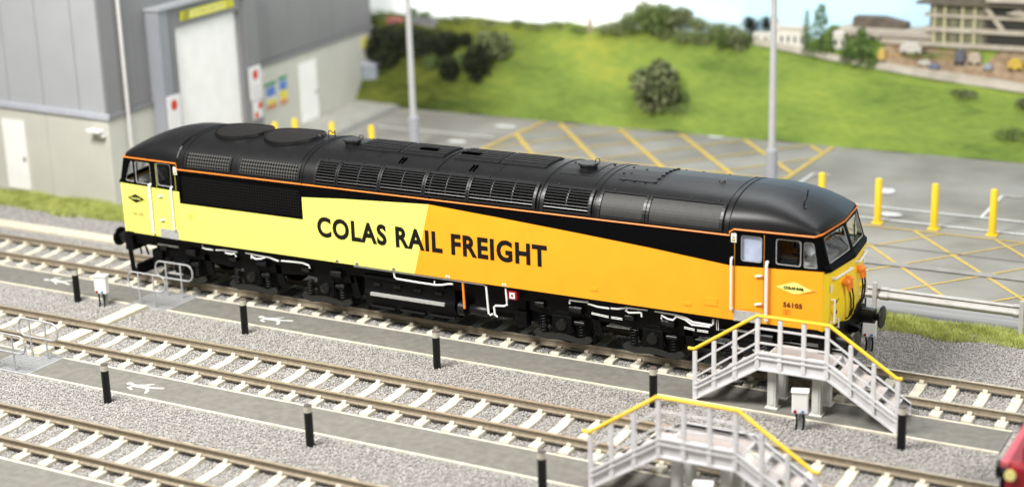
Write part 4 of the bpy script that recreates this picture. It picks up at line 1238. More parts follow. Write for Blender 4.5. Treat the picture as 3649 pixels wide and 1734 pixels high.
for pts, r in (([(3.48, 1.09), (3.48, 1.17), (3.9, 1.18)], 0.020), ([(3.9, 1.25), (3.92, 1.15), (4.15, 1.11), (4.42, 1.11)], 0.020), ([(4.46, 1.12), (4.62, 1.13), (4.84, 1.19), (5.30, 1.20)], 0.020),
               ([(4.84, 1.17), (4.80, 1.11), (4.88, 1.08), (5.14, 1.12), (5.16, 1.12), (5.17, 1.03)], 0.018), ([(5.47, 1.20), (5.9, 1.19), (6.15, 1.16), (6.32, 1.08), (6.74, 1.07), (6.77, 1.10), (6.77, 1.24)], 0.020),
               ([(5.62, 1.05), (5.62, 1.13), (5.75, 1.07), (5.88, 1.06), (5.95, 1.14)], 0.018), ([(5.93, 1.16), (6.15, 1.11), (6.30, 1.02), (6.70, 1.03)], 0.018),
               ([(4.0, 0.93), (4.4, 0.90)], 0.010), ([(4.0, 0.96), (4.4, 0.93)], 0.010), ([(4.46, 0.90), (4.72, 0.90)], 0.010), ([(4.46, 0.93), (4.72, 0.93)], 0.010),
               ([(6.13, 0.92), (6.36, 0.90)], 0.010), ([(6.13, 0.95), (6.36, 0.93)], 0.010), ([(6.42, 0.90), (6.66, 0.90)], 0.010), ([(6.42, 0.93), (6.66, 0.93)], 0.010), ([(6.84, 1.22), (6.85, 0.98)], 0.009), ([(6.88, 1.22), (6.89, 0.98)], 0.009),
               ([(-6.49, 1.26), (-6.50, 1.14), (-6.40, 1.12), (-6.18, 1.12)], 0.020), ([(-6.09, 1.13), (-5.82, 1.16), (-5.44, 1.16)], 0.019), ([(-5.82, 1.14), (-5.80, 1.09), (-5.62, 1.08), (-5.52, 1.11), (-5.49, 1.03)], 0.018),
               ([(-5.19, 1.17), (-4.7, 1.14), (-4.5, 1.14), (-4.22, 1.08)], 0.019), ([(-5.03, 1.05), (-5.02, 1.14)], 0.016), ([(-5.02, 1.10), (-4.9, 1.05), (-4.75, 1.07), (-4.6, 1.13)], 0.018),
               ([(-4.14, 1.10), (-3.72, 1.12), (-3.5, 1.12), (-3.34, 1.08), (-3.33, 1.02)], 0.020)):
    pipe([(x, z + 0.03) for x, z in pts], r * 1.15 if r > 0.012 else 0.0075, y=Y2)
# cab access steps
for (x0, x1, zc) in ((7.12, 7.76, 1.03), (7.12, 7.70, 0.64), (-8.02, -7.36, 1.05), (-7.80, -7.30, 0.34)):
    q = LB(); q.box(x0, x1, -1.14, -0.95, zc - 0.025, zc + 0.025); q.build('cab_step', SILV, bevel=0.008)
q = LB(); q.box(7.9, 8.2, -1.15, -0.9, 0.5, 0.9); q.build('sand_box', UNDER)
q = LB(); q.box(-8.2, -7.9, -1.15, -0.9, 0.5, 0.9); q.build('sand_box', UNDER)
#PART3
# ================================================================== DEPOT BUILDING
c0 = Vector((-15.0, 4.95, 0))
dR = Vector((-0.115, 1, 0)).normalized(); nR = Vector((dR.y, -dR.x, 0))
dL = Vector((-1, 0.07, 0)).normalized(); nL = Vector((dL.y, -dL.x, 0)) * 1.0
if nL.y > 0: nL = -nL
depot = empty('depot_building', tuple(c0), 'large grey clad depot building with beige lower wall and white roller door', 'building')
class DB(MB):
    def pan(s, side, s0, s1, z0, z1, o0, o1, mi=0):
        d, n = (dR, nR) if side == 'R' else (dL, nL)
        c = d * (s0 + s1) / 2 + n * (o0 + o1) / 2 + Vector((0, 0, (z0 + z1) / 2))
        return s.obox(c, d * (s1 - s0) / 2, n * (o1 - o0) / 2, Vector((0, 0, (z1 - z0) / 2)), mi)
def W3(side, s_, z, o_): 
    d, n = (dR, nR) if side == 'R' else (dL, nL)
    return tuple(d * s_ + n * o_ + Vector((0, 0, z)))
core = DB()
fp = [Vector((0, 0, 0)) - nR * .05 - nL * .05, dR * 17.2 - nR * .05, dR * 17.2 + dL * 11, dL * 12 - nL * .05]
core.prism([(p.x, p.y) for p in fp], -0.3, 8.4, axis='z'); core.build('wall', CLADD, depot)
# upper cladding panels with recessed joints
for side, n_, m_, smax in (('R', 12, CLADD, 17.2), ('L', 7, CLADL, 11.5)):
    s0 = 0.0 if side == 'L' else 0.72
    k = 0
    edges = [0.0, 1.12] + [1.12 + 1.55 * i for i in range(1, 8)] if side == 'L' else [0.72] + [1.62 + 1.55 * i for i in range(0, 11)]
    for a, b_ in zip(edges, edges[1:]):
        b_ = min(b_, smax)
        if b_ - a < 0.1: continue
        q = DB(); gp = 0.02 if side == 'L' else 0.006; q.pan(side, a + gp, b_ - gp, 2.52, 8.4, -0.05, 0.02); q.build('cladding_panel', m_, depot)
cf = DB(); cf.pan('R', -0.02, 0.70, 2.36, 8.4, -0.05, 0.035); cf.build('corner_flashing', CLADD, depot)
# lower beige panels
for side, edges in (('R', [0.0, 2.4, 7.9, 12.0, 17.15]), ('L', [0.0, 2.69, 5.8, 8.9, 11.5])):
    for a, b_ in zip(edges, edges[1:]):
        q = DB(); q.pan(side, a + (0.012 if a else -0.0), b_ - 0.012, -0.3, 2.40, -0.05, 0.0 if side == 'R' else 0.002); q.build('lower_panel', WALLB, depot)
# sills
q = DB(); q.pan('L', -0.08, 11.5, 2.37, 2.55, -0.02, 0.09); q.build('sill', SILLG, depot, bevel=0.015)
q = DB(); q.pan('R', 0.09, 2.36, 2.33, 2.50, -0.02, 0.06); q.build('sill', CLADD, depot, bevel=0.015)
q = DB(); q.pan('R', 7.95, 17.2, 2.33, 2.48, -0.02, 0.07); q.build('sill', CLADD, depot, bevel=0.015)
q = DB(); q.tube([W3('R', 0.86, -0.2, 0.13), W3('R', 0.86, 8.2, 0.13)], 0.055, 12); q.build('drainpipe', mat('pipe_pale', (0.60, 0.58, 0.57), 0.5, 0.04), depot, smooth=True)
# surround of the roller door
q = DB(); q.pan('R', 2.30, 2.78, -0.3, 5.25, 0.0, 0.5); q.build('door_surround', mat('surround_grey', (0.27, 0.28, 0.31), 0.55, 0.04, 1), depot)
q = DB(); q.pan('R', 2.78, 3.25, -0.3, 5.25, 0.0, 0.42); q.pan('R', 3.25, 7.0, 4.60, 5.25, 0.0, 0.42); q.pan('R', 7.0, 7.15, -0.3, 5.25, 0.0, 0.42); q.build('door_surround', CLADD, depot)
q = DB(); q.pan('R', 7.15, 7.95, -0.3, 5.25, 0.0, 0.5); q.build('door_surround', CLADD, depot)
q = DB(); q.pan('R', 2.25, 8.0, 5.25, 5.33, 0.0, 0.58); q.build('surround_cap', mat('surround_cap_grey', (0.36, 0.37, 0.39), 0.5, 0.04, 1), depot)
rd = DB(); rd.pan('R', 3.25, 7.0, -0.3, 4.60, 0.05, 0.24); rdo = rd.build('roller_door', DOORW, depot)
for k in range(32):
    z = -0.25 + 0.15 * k
    q = DB(); q.pan('R', 3.27, 6.98, z, z + 0.12, 0.235, 0.262); q.build('door_slat', DOORW, rdo)
# side doors
for side, a, b_, z0, z1 in (('R', 11.3, 12.58, -0.28, 1.97), ('L', 3.70, 4.70, -0.22, 1.99)):
    q = DB(); q.pan(side, a, b_, z0, z1, 0.0, 0.05); do_ = q.build('door', DOORW, depot, bevel=0.01)
    q = DB(); q.pan(side, a - 0.05, a, z0, z1 + 0.05, 0.0, 0.035); q.pan(side, b_, b_ + 0.05, z0, z1 + 0.05, 0.0, 0.035); q.pan(side, a, b_, z1, z1 + 0.05, 0.0, 0.035); q.build('door_frame', WALLB, do_)
    hs = a + 0.09 if side == 'L' else b_ - 0.15
    q = DB(); q.pan(side, hs - 0.05, hs + 0.05, 0.74, 0.86, 0.05, 0.10); q.build('door_handle', mat('handle_grey', (0.35, 0.35, 0.33), 0.4), do_)
def thing_at(name, label, cat, group=None):
    return empty(name, tuple(c0), label, cat, group)
# wall lamp near the corner
wl = thing_at('wall_lamp', 'small white flood lamp on the beige wall near the building corner', 'lamp')
q = DB(); q.pan('L', 0.10, 0.62, 2.0, 2.10, 0.08, 0.34); q.build('lamp_hood', WHITE, wl, bevel=0.02)
q = DB(); q.pan('L', 0.12, 0.30, 1.84, 2.0, 0.0, 0.16); q.build('lamp_bracket', WHITE, wl, bevel=0.02)
# yellow sign over the roller door, text unreadable so only bars
SIGNY = mat('sign_yellow', (0.70, 0.66, 0.03), 0.5, 0.04)
SIGNYP = mat('sign_pale_yellow', (0.82, 0.80, 0.22), 0.5, 0.04)
SIGND = mat('sign_dark', (0.10, 0.10, 0.02), 0.5)
sg = thing_at('warning_sign', 'long yellow warning sign with dark slanted stripes above the roller door', 'sign')
q = DB(); q.pan('R', 3.57, 6.64, 4.76, 5.05, 0.42, 0.46); q.build('sign_board', SIGNY, sg)
q = DB(); q.pan('R', 4.05, 6.10, 4.80, 5.01, 0.46, 0.468); q.build('text_field', SIGNYP, sg)
for k in range(3):
    q = DB(); a = 3.66 + 0.13 * k
    q.poly([W3('R', a, 4.77, 0.466), W3('R', a + 0.06, 4.77, 0.466), W3('R', a + 0.16, 5.04, 0.466), W3('R', a + 0.10, 5.04, 0.466)]); q.build('stripe', SIGND, sg)
for k in range(2):
    q = DB(); a = 6.24 + 0.16 * k
    q.poly([W3('R', a, 4.77, 0.466), W3('R', a + 0.05, 4.77, 0.466), W3('R', a + 0.12, 5.04, 0.466), W3('R', a + 0.07, 5.04, 0.466)]); q.build('stripe', mat('sign_olive', (0.4, 0.36, 0.03), 0.5), sg)
for k in range(9):
    a = 4.25 + 0.2 * k
    q = DB(); q.pan('R', a, a + 0.12 + 0.03 * (k % 3), 4.87, 4.95, 0.468, 0.472); q.build('lettering', mat('sign_faded_ink', (0.55, 0.50, 0.10), 0.6), sg)
REDS = mat('sign_red', (0.62, 0.05, 0.02), 0.5, 0.05)
def safety_sign(s0, s1, z0, z1, off, label, spots, group=None):
    t = thing_at('safety_sign', label, 'sign', group)
    q = DB(); q.pan('R', s0, s1, z0, z1, off, off + 0.03); q.build('sign_board', mat('sign_white', (0.78, 0.77, 0.77), 0.5, 0.03), t)
    for (a, z, r) in spots:
        q = DB(); n = 20
        q.add([W3('R', a + r * cos(2 * pi * k / n), z + r * sin(2 * pi * k / n), off + 0.034) for k in range(n)], [tuple(range(n))]); q.build('red_disc', REDS, t, recalc=False)
    if z1 - z0 > 0.7:
        for k in range(3):
            q = DB(); q.pan('R', s0 + 0.08, s1 - 0.08, z0 + 0.14 + 0.13 * k, z0 + 0.18 + 0.13 * k, off + 0.03, off + 0.034); q.build('print_line', mat('sign_grey_print', (0.55, 0.55, 0.56), 0.6), t)
    return t
safety_sign(2.36, 3.05, 0.9, 2.60, 0.5, 'white sign with one red disc on the left side of the roller door', [(2.70, 2.30, 0.17)])
safety_sign(7.20, 7.90, 1.50, 2.62, 0.5, 'white sign with a red disc on the right pillar of the roller door', [(7.55, 2.34, 0.17)])
safety_sign(7.30, 7.85, 0.85, 1.46, 0.5, 'small white sign with two red discs low on the right pillar', [(7.72, 1.27, 0.13), (7.46, 0.98, 0.12)])
q = thing_at('small_notice', 'small pale notice between the red disc sign and the coloured posters', 'notice')
w_ = DB(); w_.pan('R', 8.30, 8.95, 2.0, 2.22, 0.0, 0.03); w_.build('notice_board', mat('notice_pale', (0.66, 0.66, 0.64), 0.6), q)
GRN = mat('poster_green', (0.06, 0.30, 0.12), 0.6); BLU = mat('poster_blue', (0.10, 0.22, 0.55), 0.6); YLW = mat('poster_yellow', (0.75, 0.65, 0.08), 0.6); ORG = mat('poster_orange', (0.62, 0.22, 0.08), 0.6)
for (s0, s1, zt, lab) in ((8.92, 9.66, 1.74, 'left safety poster with green, blue, yellow and orange bands'), (9.82, 10.44, 1.80, 'right safety poster with green, blue, yellow and orange bands')):
    t = thing_at('safety_poster', lab, 'poster', 'coloured safety posters on the beige wall')
    q = DB(); q.pan('R', s0, s1, 0.78, zt, 0.0, 0.03); q.build('poster_board', mat('poster_white', (0.66, 0.67, 0.68), 0.6), t)
    for z0, z1, m_, a, b_ in ((zt - 0.14, zt, GRN, 0, 1), (zt - 0.50, zt - 0.18, BLU, .12, .92), (0.96, zt - 0.52 if s0 > 9.7 else 1.12, YLW, .1, .95), (0.80, 0.94, ORG, .08, .95)):
        q = DB(); q.pan('R', s0 + (s1 - s0) * a, s0 + (s1 - s0) * b_, z0, z1, 0.03, 0.036); q.build('colour_band', m_, t)
t = thing_at('warning_sign', 'small yellow sign at the far end of the beige wall', 'sign')
q = DB(); q.pan('R', 16.25, 16.75, 1.68, 2.12, 0.0, 0.03); q.build('sign_board', mat('sign_soft_yellow', (0.72, 0.66, 0.15), 0.6), t)
t = thing_at('equipment_cabinet', 'blue grey cabinet standing at the far corner of the depot', 'cabinet')
q = DB(); q.pan('R', 16.15, 17.45, -0.25, 1.08, 0.02, 0.62); q.build('cabinet_body', mat('cabinet_blue_grey', (0.27, 0.30, 0.34), 0.6, 0.06), t, bevel=0.04)
q = DB(); q.pan('R', 16.10, 17.50, 1.08, 1.14, 0.0, 0.66); q.build('cabinet_lid', SILLG, t)
# pavement by the right wall
pv = DB()
a0, a1 = Vector((-15.0, 4.95, 0)), Vector((-15.0, 4.95, 0)) + dR * 17.6
pts = [a0 + dR * 8.0, a0 + dR * 17.4, a0 + dR * 17.4 + nR * 1.9, a0 + dR * 8.0 + nR * 1.9]
pv.prism([(p.x, p.y) for p in pts], -0.29, -0.16, axis='z')
tag(MB.build(pv, 'pavement', PALEP, bevel=0.02), kind='structure')
kb = DB(); pts = [a0 + dR * 8.0 + nR * 1.905, a0 + dR * 17.4 + nR * 1.905, a0 + dR * 17.4 + nR * 2.06, a0 + dR * 8.0 + nR * 2.06]
kb.prism([(p.x, p.y) for p in pts], -0.29, -0.19, axis='z'); tag(MB.build(kb, 'pavement_kerb', mat('kerb_grey', (0.30, 0.30, 0.29), 0.8)), kind='structure')

# ================================================================== STREET FURNITURE
def black_bollard(x, y, label, proto=[None]):
    lab = label
    if proto[0] is None:
        r = empty('black_bollard', (x, y, -0.28), lab, 'bollard', 'black bollards beside the walkways')
        q = MB(); q.cyl((0, 0, 0), (0, 0, 0.74), 0.082, n=20); q.build('post', RUBBER, r, smooth=True)
        q = MB(); q.cyl((0, 0, 0.74), (0, 0, 0.86), 0.080, n=20); q.build('lamp_lens', CAPC, r, smooth=True)
        q = MB(); q.cyl((0, 0, 0.86), (0, 0, 0.885), 0.080, 0.072, n=20); q.build('cap', mat('bollard_cap', (0.10, 0.085, 0.08), 0.5), r, smooth=True)
        proto[0] = r
    else:
        r = copy_tree(proto[0], None, (x, y, -0.28)); r['label'] = lab
    return r
for x, y, lab in ((-9.55, -2.50, 'black bollard with pale lens between walking figure and white box'),
                  (-4.25, -2.65, 'black bollard on the gravel below the left end of the lettering'),
                  (0.97, -2.68, 'black bollard on the gravel below the fuel tank of the locomotive'),
                  (6.10, -2.74, 'black bollard just left of the foot of the farther steps'),
                  (11.12, -2.66, 'black bollard at the right foot of the farther steps'),
                  (-4.27, -7.24, 'black bollard left of the walking figure on the near walkway'),
                  (0.91, -7.28, 'black bollard on the near gravel at the bottom centre'),
                  (5.98, -7.28, 'black bollard left of the foot of the nearer steps')):
    black_bollard(x, y, lab)
def yellow_bollard(x, y, label, proto=[None]):
    if proto[0] is None:
        r = empty('yellow_bollard', (x, y, ZG), label, 'bollard', 'yellow bollards on the yard')
        q = MB(); q.tube([(0, 0, 0.02), (0, 0, 1.24), (0, 0, 1.27)], [0.100, 0.096, 0.075], 20); q.build('post', BOLLY, r, smooth=True)
        q = MB(); q.box(-0.15, 0.15, -0.15, 0.15, 0, 0.04); q.build('base_plate', BOLLY, r, bevel=0.01)
        proto[0] = r
    else:
        r = copy_tree(proto[0], None, (x, y, ZG)); r['label'] = label
    return r
for x, y, lab in ((6.25, 11.98, 'yellow bollard second from the locomotive cab, left of the painted symbol'), (7.80, 12.0, 'yellow bollard third from the locomotive cab'),
                  (9.36, 12.02, 'yellow bollard at the far right of the yard'), (4.63, 12.0, 'yellow bollard partly hidden by the locomotive roof near its cab'),
                  (-14.05, 11.7, 'yellow bollard in front of the beige wall left of the white side door'), (-13.75, 12.4, 'yellow bollard right before the white side door'),
                  (-12.25, 12.4, 'yellow bollard behind the roof hooks'), (-10.72, 12.45, 'yellow bollard left of the lamp post')):
    yellow_bollard(x, y, lab)
def lamp_post(x, y, label):
    r = empty('lamp_post', (x, y, ZG), label, 'lamp post', 'tall grey lamp posts in the yard')
    q = MB(); q.tube([(0, 0, 0), (0, 0, 1.15), (0, 0, 1.22)], [0.185, 0.175, 0.11], 20); q.build('base_section', mat('lamp_base_grey', (0.36, 0.37, 0.40), 0.5, 0.05), r, smooth=True)
    q = MB(); q.tube([(0, 0, 1.2), (0, 0, 9.0)], [0.108, 0.075], 18); q.build('pole', POSTG, r, smooth=True)
    q = MB(); q.tube([(0, 0, 9.0), (0, -0.3, 9.15), (0, -0.9, 9.2)], 0.05, 10); q.build('arm', POSTG, r, smooth=True)
    q = MB(); q.box(-0.15, 0.15, -1.6, -0.85, 9.12, 9.26); q.build('lamp_head', POSTG, r, bevel=0.04)
lamp_post(-10.4, 14.5, 'tall grey lamp post behind the middle of the locomotive roof')
lamp_post(2.23, 14.5, 'tall grey lamp post behind the right end of the roof')
def white_box(x, y, label, proto=[None], rz=0.0):
    if proto[0] is None:
        r = empty('socket_box', (x, y, -0.28), label, 'electric box', 'white socket boxes on short posts')
        q = MB(); q.box(-0.155, 0.155, -0.10, 0.08, 0.37, 0.83); q.build('cabinet', WHITE, r, bevel=0.025)
        q = MB(); q.box(-0.17, 0.17, -0.12, 0.10, 0.80, 0.84); q.build('lid', WHITE, r, bevel=0.012)
        q = MB(); q.cyl((-0.09, -0.10, 0.43), (-0.09, -0.135, 0.43), 0.030, n=12); q.build('socket', REDP, r, smooth=True)
        q = MB(); q.cyl((0.055, -0.10, 0.43), (0.055, -0.135, 0.43), 0.028, n=12); q.build('socket', mat('socket_blue', (0.10, 0.20, 0.45), 0.4), r, smooth=True)
        for dx in (-0.07, 0.06):
            q = MB(); q.tube([(dx, -0.07, 0.38), (dx + 0.02, -0.08, 0.25), (dx + 0.015, -0.08, 0.1), (dx - 0.02, -0.08, -0.02)], 0.022, 8); q.build('cable', RUBBER, r, smooth=True)
        q = MB(); q.box(-0.03, 0.11, 0.0, 0.05, 0.0, 0.40); q.build('post', GALV, r)
        proto[0] = r
    else:
        r = copy_tree(proto[0], None, (x, y, -0.28)); r['label'] = label
    r.rotation_euler = (0, 0, rz)
    return r
white_box(-8.72, -2.48, 'white socket box on the gravel beside the leftmost black bollard', rz=0.25)
white_box(9.10, -2.55, 'white socket box standing in front of the farther steps', rz=0.3)
white_box(9.02, 2.15, 'white socket box behind the right end of the locomotive', rz=0.3)
white_box(9.02, -7.2, 'white socket box under the nearer steps at the bottom edge', rz=0.3)

# crash barrier at the right
gr = empty('crash_barrier', (8.5, 4.5, ZG), 'grey steel crash barrier between the road and the grass strip', 'barrier')
BAR = mat('barrier_grey', (0.44, 0.43, 0.40), 0.5, 0.08, 6)
def bprof(t): return [(-0.02, 0.43), (-0.075, 0.42), (-0.085, 0.395), (-0.035, 0.37), (-0.06, 0.345), (-0.115, 0.31), (-0.135, 0.26), (-0.115, 0.20), (-0.06, 0.165), (-0.02, 0.15)]
def bsec(x0, x1, sc=1.0):
    q = MB(); p = bprof(0)
    outer = [(a * sc, 0.29 + (b_ - 0.29) * sc + 0.28) for a, b_ in p]; inner = [(a * sc + 0.015, 0.29 + (b_ - 0.29) * sc + 0.28) for a, b_ in p]
    loop = outer + inner[::-1]; n = len(loop)
    q.add([(x0, a, b_) for a, b_ in loop] + [(x1, a, b_) for a, b_ in loop], [(k, (k + 1) % n, n + (k + 1) % n, n + k) for k in range(n)])
    return q
for x0, x1 in ((-6.6, -3.2), (-3.15, 0.15), (0.20, 3.15), (3.2, 6.5), (6.55, 9.85), (9.9, 13.2)):
    bsec(x0, x1).build('rail_beam', BAR, gr, smooth=True)
for x in (-6.6, -3.2, 0.17, 3.18, 6.52, 9.87):
    bsec(x - 0.10, x + 0.10, 1.12).build('beam_joint', BAR, gr, smooth=True)
for x in (-6.6, -3.3, -0.03, 3.27, 6.6, 9.95):
    q = MB(); q.box(x - 0.05, x + 0.05, -0.19, -0.12, 0.0, 0.86); q.build('post', BAR, gr, bevel=0.008)

# ================================================================== STEPS OVER THE PIPES
def steps(dx, dy, label, label_group='pale grey steps with yellow handrails'):
    r = empty('access_steps', (dx + 8.76, dy - 1.55, -0.235), label, 'steps', label_group)
    ox, oy, oz = 8.76, -1.55, -0.235
    class SB(MB):
        def build(s, name, m_, parent=None, **k):
            s.v = [(x - ox, y - oy, z - oz) for x, y, z in s.v]
            return MB.build(s, name, m_, parent or r, **k)
    yf, yb = -2.05, -1.08
    posts = [(6.71, -0.235, .83), (7.12, .03, 1.10), (7.56, .37, 1.40), (8.03, .66, 1.73), (8.50, .67, 1.72), (8.98, .67, 1.72), (9.45, .67, 1.73), (9.92, .38, 1.42), (10.38, .08, 1.12), (10.85, -0.235, .87)]
    for x, z0, z1 in posts:
        q = SB(); q.box(x - 0.045, x + 0.045, yf - 0.035, yf + 0.02, z0, z1); q.build('post', STEPG, bevel=0.012)
    q = SB(); yy = yf - 0.015
    q.tube([(6.57, yy, .86), (6.70, yy, .86), (8.02, yy, 1.755), (9.49, yy, 1.755), (10.82, yy, .895), (10.93, yy, .90)], 0.036, 10); q.build('handrail', HANDY, smooth=True)
    for za, zb_, zc in ((0.57, 1.50, 0.60), (0.26, 1.20, 0.29)):
        for p0, p1 in (((6.71, za), (8.03, zb_)), ((8.03, zb_), (9.45, zb_)), ((9.45, zb_), (10.85, zc))):
            q = SB(); q.bar((p0[0], yy + 0.005, p0[1]), (p1[0], yy + 0.005, p1[1]), 0.03, 0.034); q.build('mid_rail', STEPG)
    # stringers: channel section
    top = [(6.71, .13), (8.05, 1.01), (9.44, 1.01), (10.85, .13)]; bot = [(6.71, -.23), (8.05, .63), (9.47, .63), (10.85, -.23)]
    for y, th in ((yf, 0.045), (yb, 0.045)):
        for k in range(3):
            zt = 0.0 if y == yf else (-0.10)
            q = SB(); a, b_, c, d = top[k], top[k + 1], bot[k + 1], bot[k]
            q.prism([(a[0], a[1] + zt), (b_[0], b_[1] + zt), c, d], y, y + th); st_ = q.build('stringer', STEPG, bevel=0.006)
            for (p0, p1, dz) in ((a, b_, zt - 0.02), (a, b_, -0.12), (d, c, 0.02)):
                q = SB(); q.bar((p0[0], y - 0.02, p0[1] + dz), (p1[0], y - 0.02, p1[1] + dz), 0.05, 0.035); q.build('flange', STEPG, st_)
    # platform
    q = SB(); q.box(8.07, 9.45, yf + 0.05, yb - 0.002, 0.74, 0.80); pf = q.build('platform', STEPG)
    q = SB(); q.box(8.10, 9.42, yf + 0.10, yb - 0.06, 0.80, 0.808); q.build('grating_tread', TREAD, pf)
    q = SB()
    for k in range(33): x = 8.12 + 0.04 * k; q.box(x - 0.006, x + 0.006, yf + 0.10, yb - 0.06, 0.808, 0.822)
    tag(q.build('grating_bars', TREAD, pf), kind='stuff')
    # treads
    for side in (-1, 1):
        for k in range(4):
            f_ = (k + 0.75) / 4.6
            if side < 0: x = 8.05 - f_ * 1.36; z = .80 - f_ * 0.86
            else: x = 9.46 + f_ * 1.37; z = .80 - f_ * 0.86
            q = SB(); q.box(x - 0.125, x + 0.125, yf + 0.047, yb - 0.002, z - 0.025, z + 0.015); t_ = q.build('tread', STEPG, bevel=0.005)
            q = SB(); q.box(x - 0.105, x + 0.105, yf + 0.08, yb - 0.03, z + 0.015, z + 0.022); q.build('tread_grip', TREAD, t_)
    # legs
    for x in (8.27, 9.19):
        for y in (-1.79, -1.20):
            q = SB(); q.box(x - 0.09, x + 0.09, y - 0.08, y + 0.08, -0.21, 0.735); lg = q.build('leg', LEGG, bevel=0.012)
            q = SB(); q.box(x - 0.13, x + 0.13, y - 0.12, y + 0.12, -0.235, -0.205); q.build('foot_plate', LEGG, lg, bevel=0.006)
            q = SB(); q.box(x - 0.05, x + 0.05, y - 0.092, y - 0.079, -0.15, 0.70); q.build('leg_rib', LEGG, lg)
    return r
steps(0, 0, 'pale grey steps with yellow handrail beside the orange cab')
steps(-0.05, -4.65, 'nearer pale grey steps with yellow handrail at the bottom edge')

# ================================================================== RED VEHICLE at the right edge
rv = empty('red_rail_vehicle', (15.2, -4.65, 0), 'red rail vehicle entering at the bottom right corner', 'rail vehicle')
class RB(MB):
    def build(s, name, m_, parent=None, **k):
        s.v = [(x - 15.2, y + 4.65, z) for x, y, z in s.v]
        return MB.build(s, name, m_, parent or rv, **k)
q = RB(); q.prism([(-6.0, 0.85), (-6.0, 1.26), (-5.92, 1.34), (-3.38, 1.34), (-3.30, 1.26), (-3.30, 0.85)], 13.72, 17.5, axis='x'); q.build('body', REDP, bevel=0.03)
q = RB(); q.bar((13.70, -6.02, 1.30), (13.70, -3.28, 1.30), 0.14, 0.10); q.build('lit_edge_strip', PINKP, bevel=0.02)  # highlight on the lit top edge, put into the colour of a strip
q = RB(); q.box(13.95, 14.6, -5.85, -3.45, 1.34, 1.40); q.build('deck_rib', REDP, bevel=0.02)
q = RB(); q.box(13.95, 14.02, -5.9, -3.4, 1.34, 1.62); q.build('deck_upstand', REDP, bevel=0.02)
q = RB(); q.tube([(13.80, -6.0, 1.14), (13.80, -6.05, 1.14)], 0.09, 14); q.build('side_lamp', mat('lamp_pale_yellow', (0.75, 0.68, 0.25), 0.4), smooth=True)
q = RB(); q.box(13.62, 13.72, -5.9, -3.4, 0.72, 1.12); q.build('buffer_beam', UNDER)
for y in (-5.52, -3.78):
    q = RB(); q.tube([(13.62, y, 1.0), (13.54, y, 1.0)], 0.10, 14); bb_ = q.build('buffer', RUBBER, smooth=True)
    q = RB(); q.tube([(13.54, y, 1.0), (13.49, y, 1.0)], 0.15, 20); q.build('buffer_head', RUBBER, bb_)
q = RB(); q.tube([(13.62, -4.65, 0.95), (13.55, -4.65, 0.95), (13.53, -4.65, 0.75)], 0.04, 8); q.build('coupling', UNDER)
q = RB(); q.box(13.9, 17.4, -5.6, -3.7, 0.35, 0.85); q.build('underframe', UNDER)
for x in (14.4, 16.6):
    q = RB(); q.cyl((x, -5.42, 0.45), (x, -5.30, 0.45), 0.45, n=24); q.cyl((x, -4.0, 0.45), (x, -3.88, 0.45), 0.45, n=24); q.build('wheelset', UNDER, smooth=True)

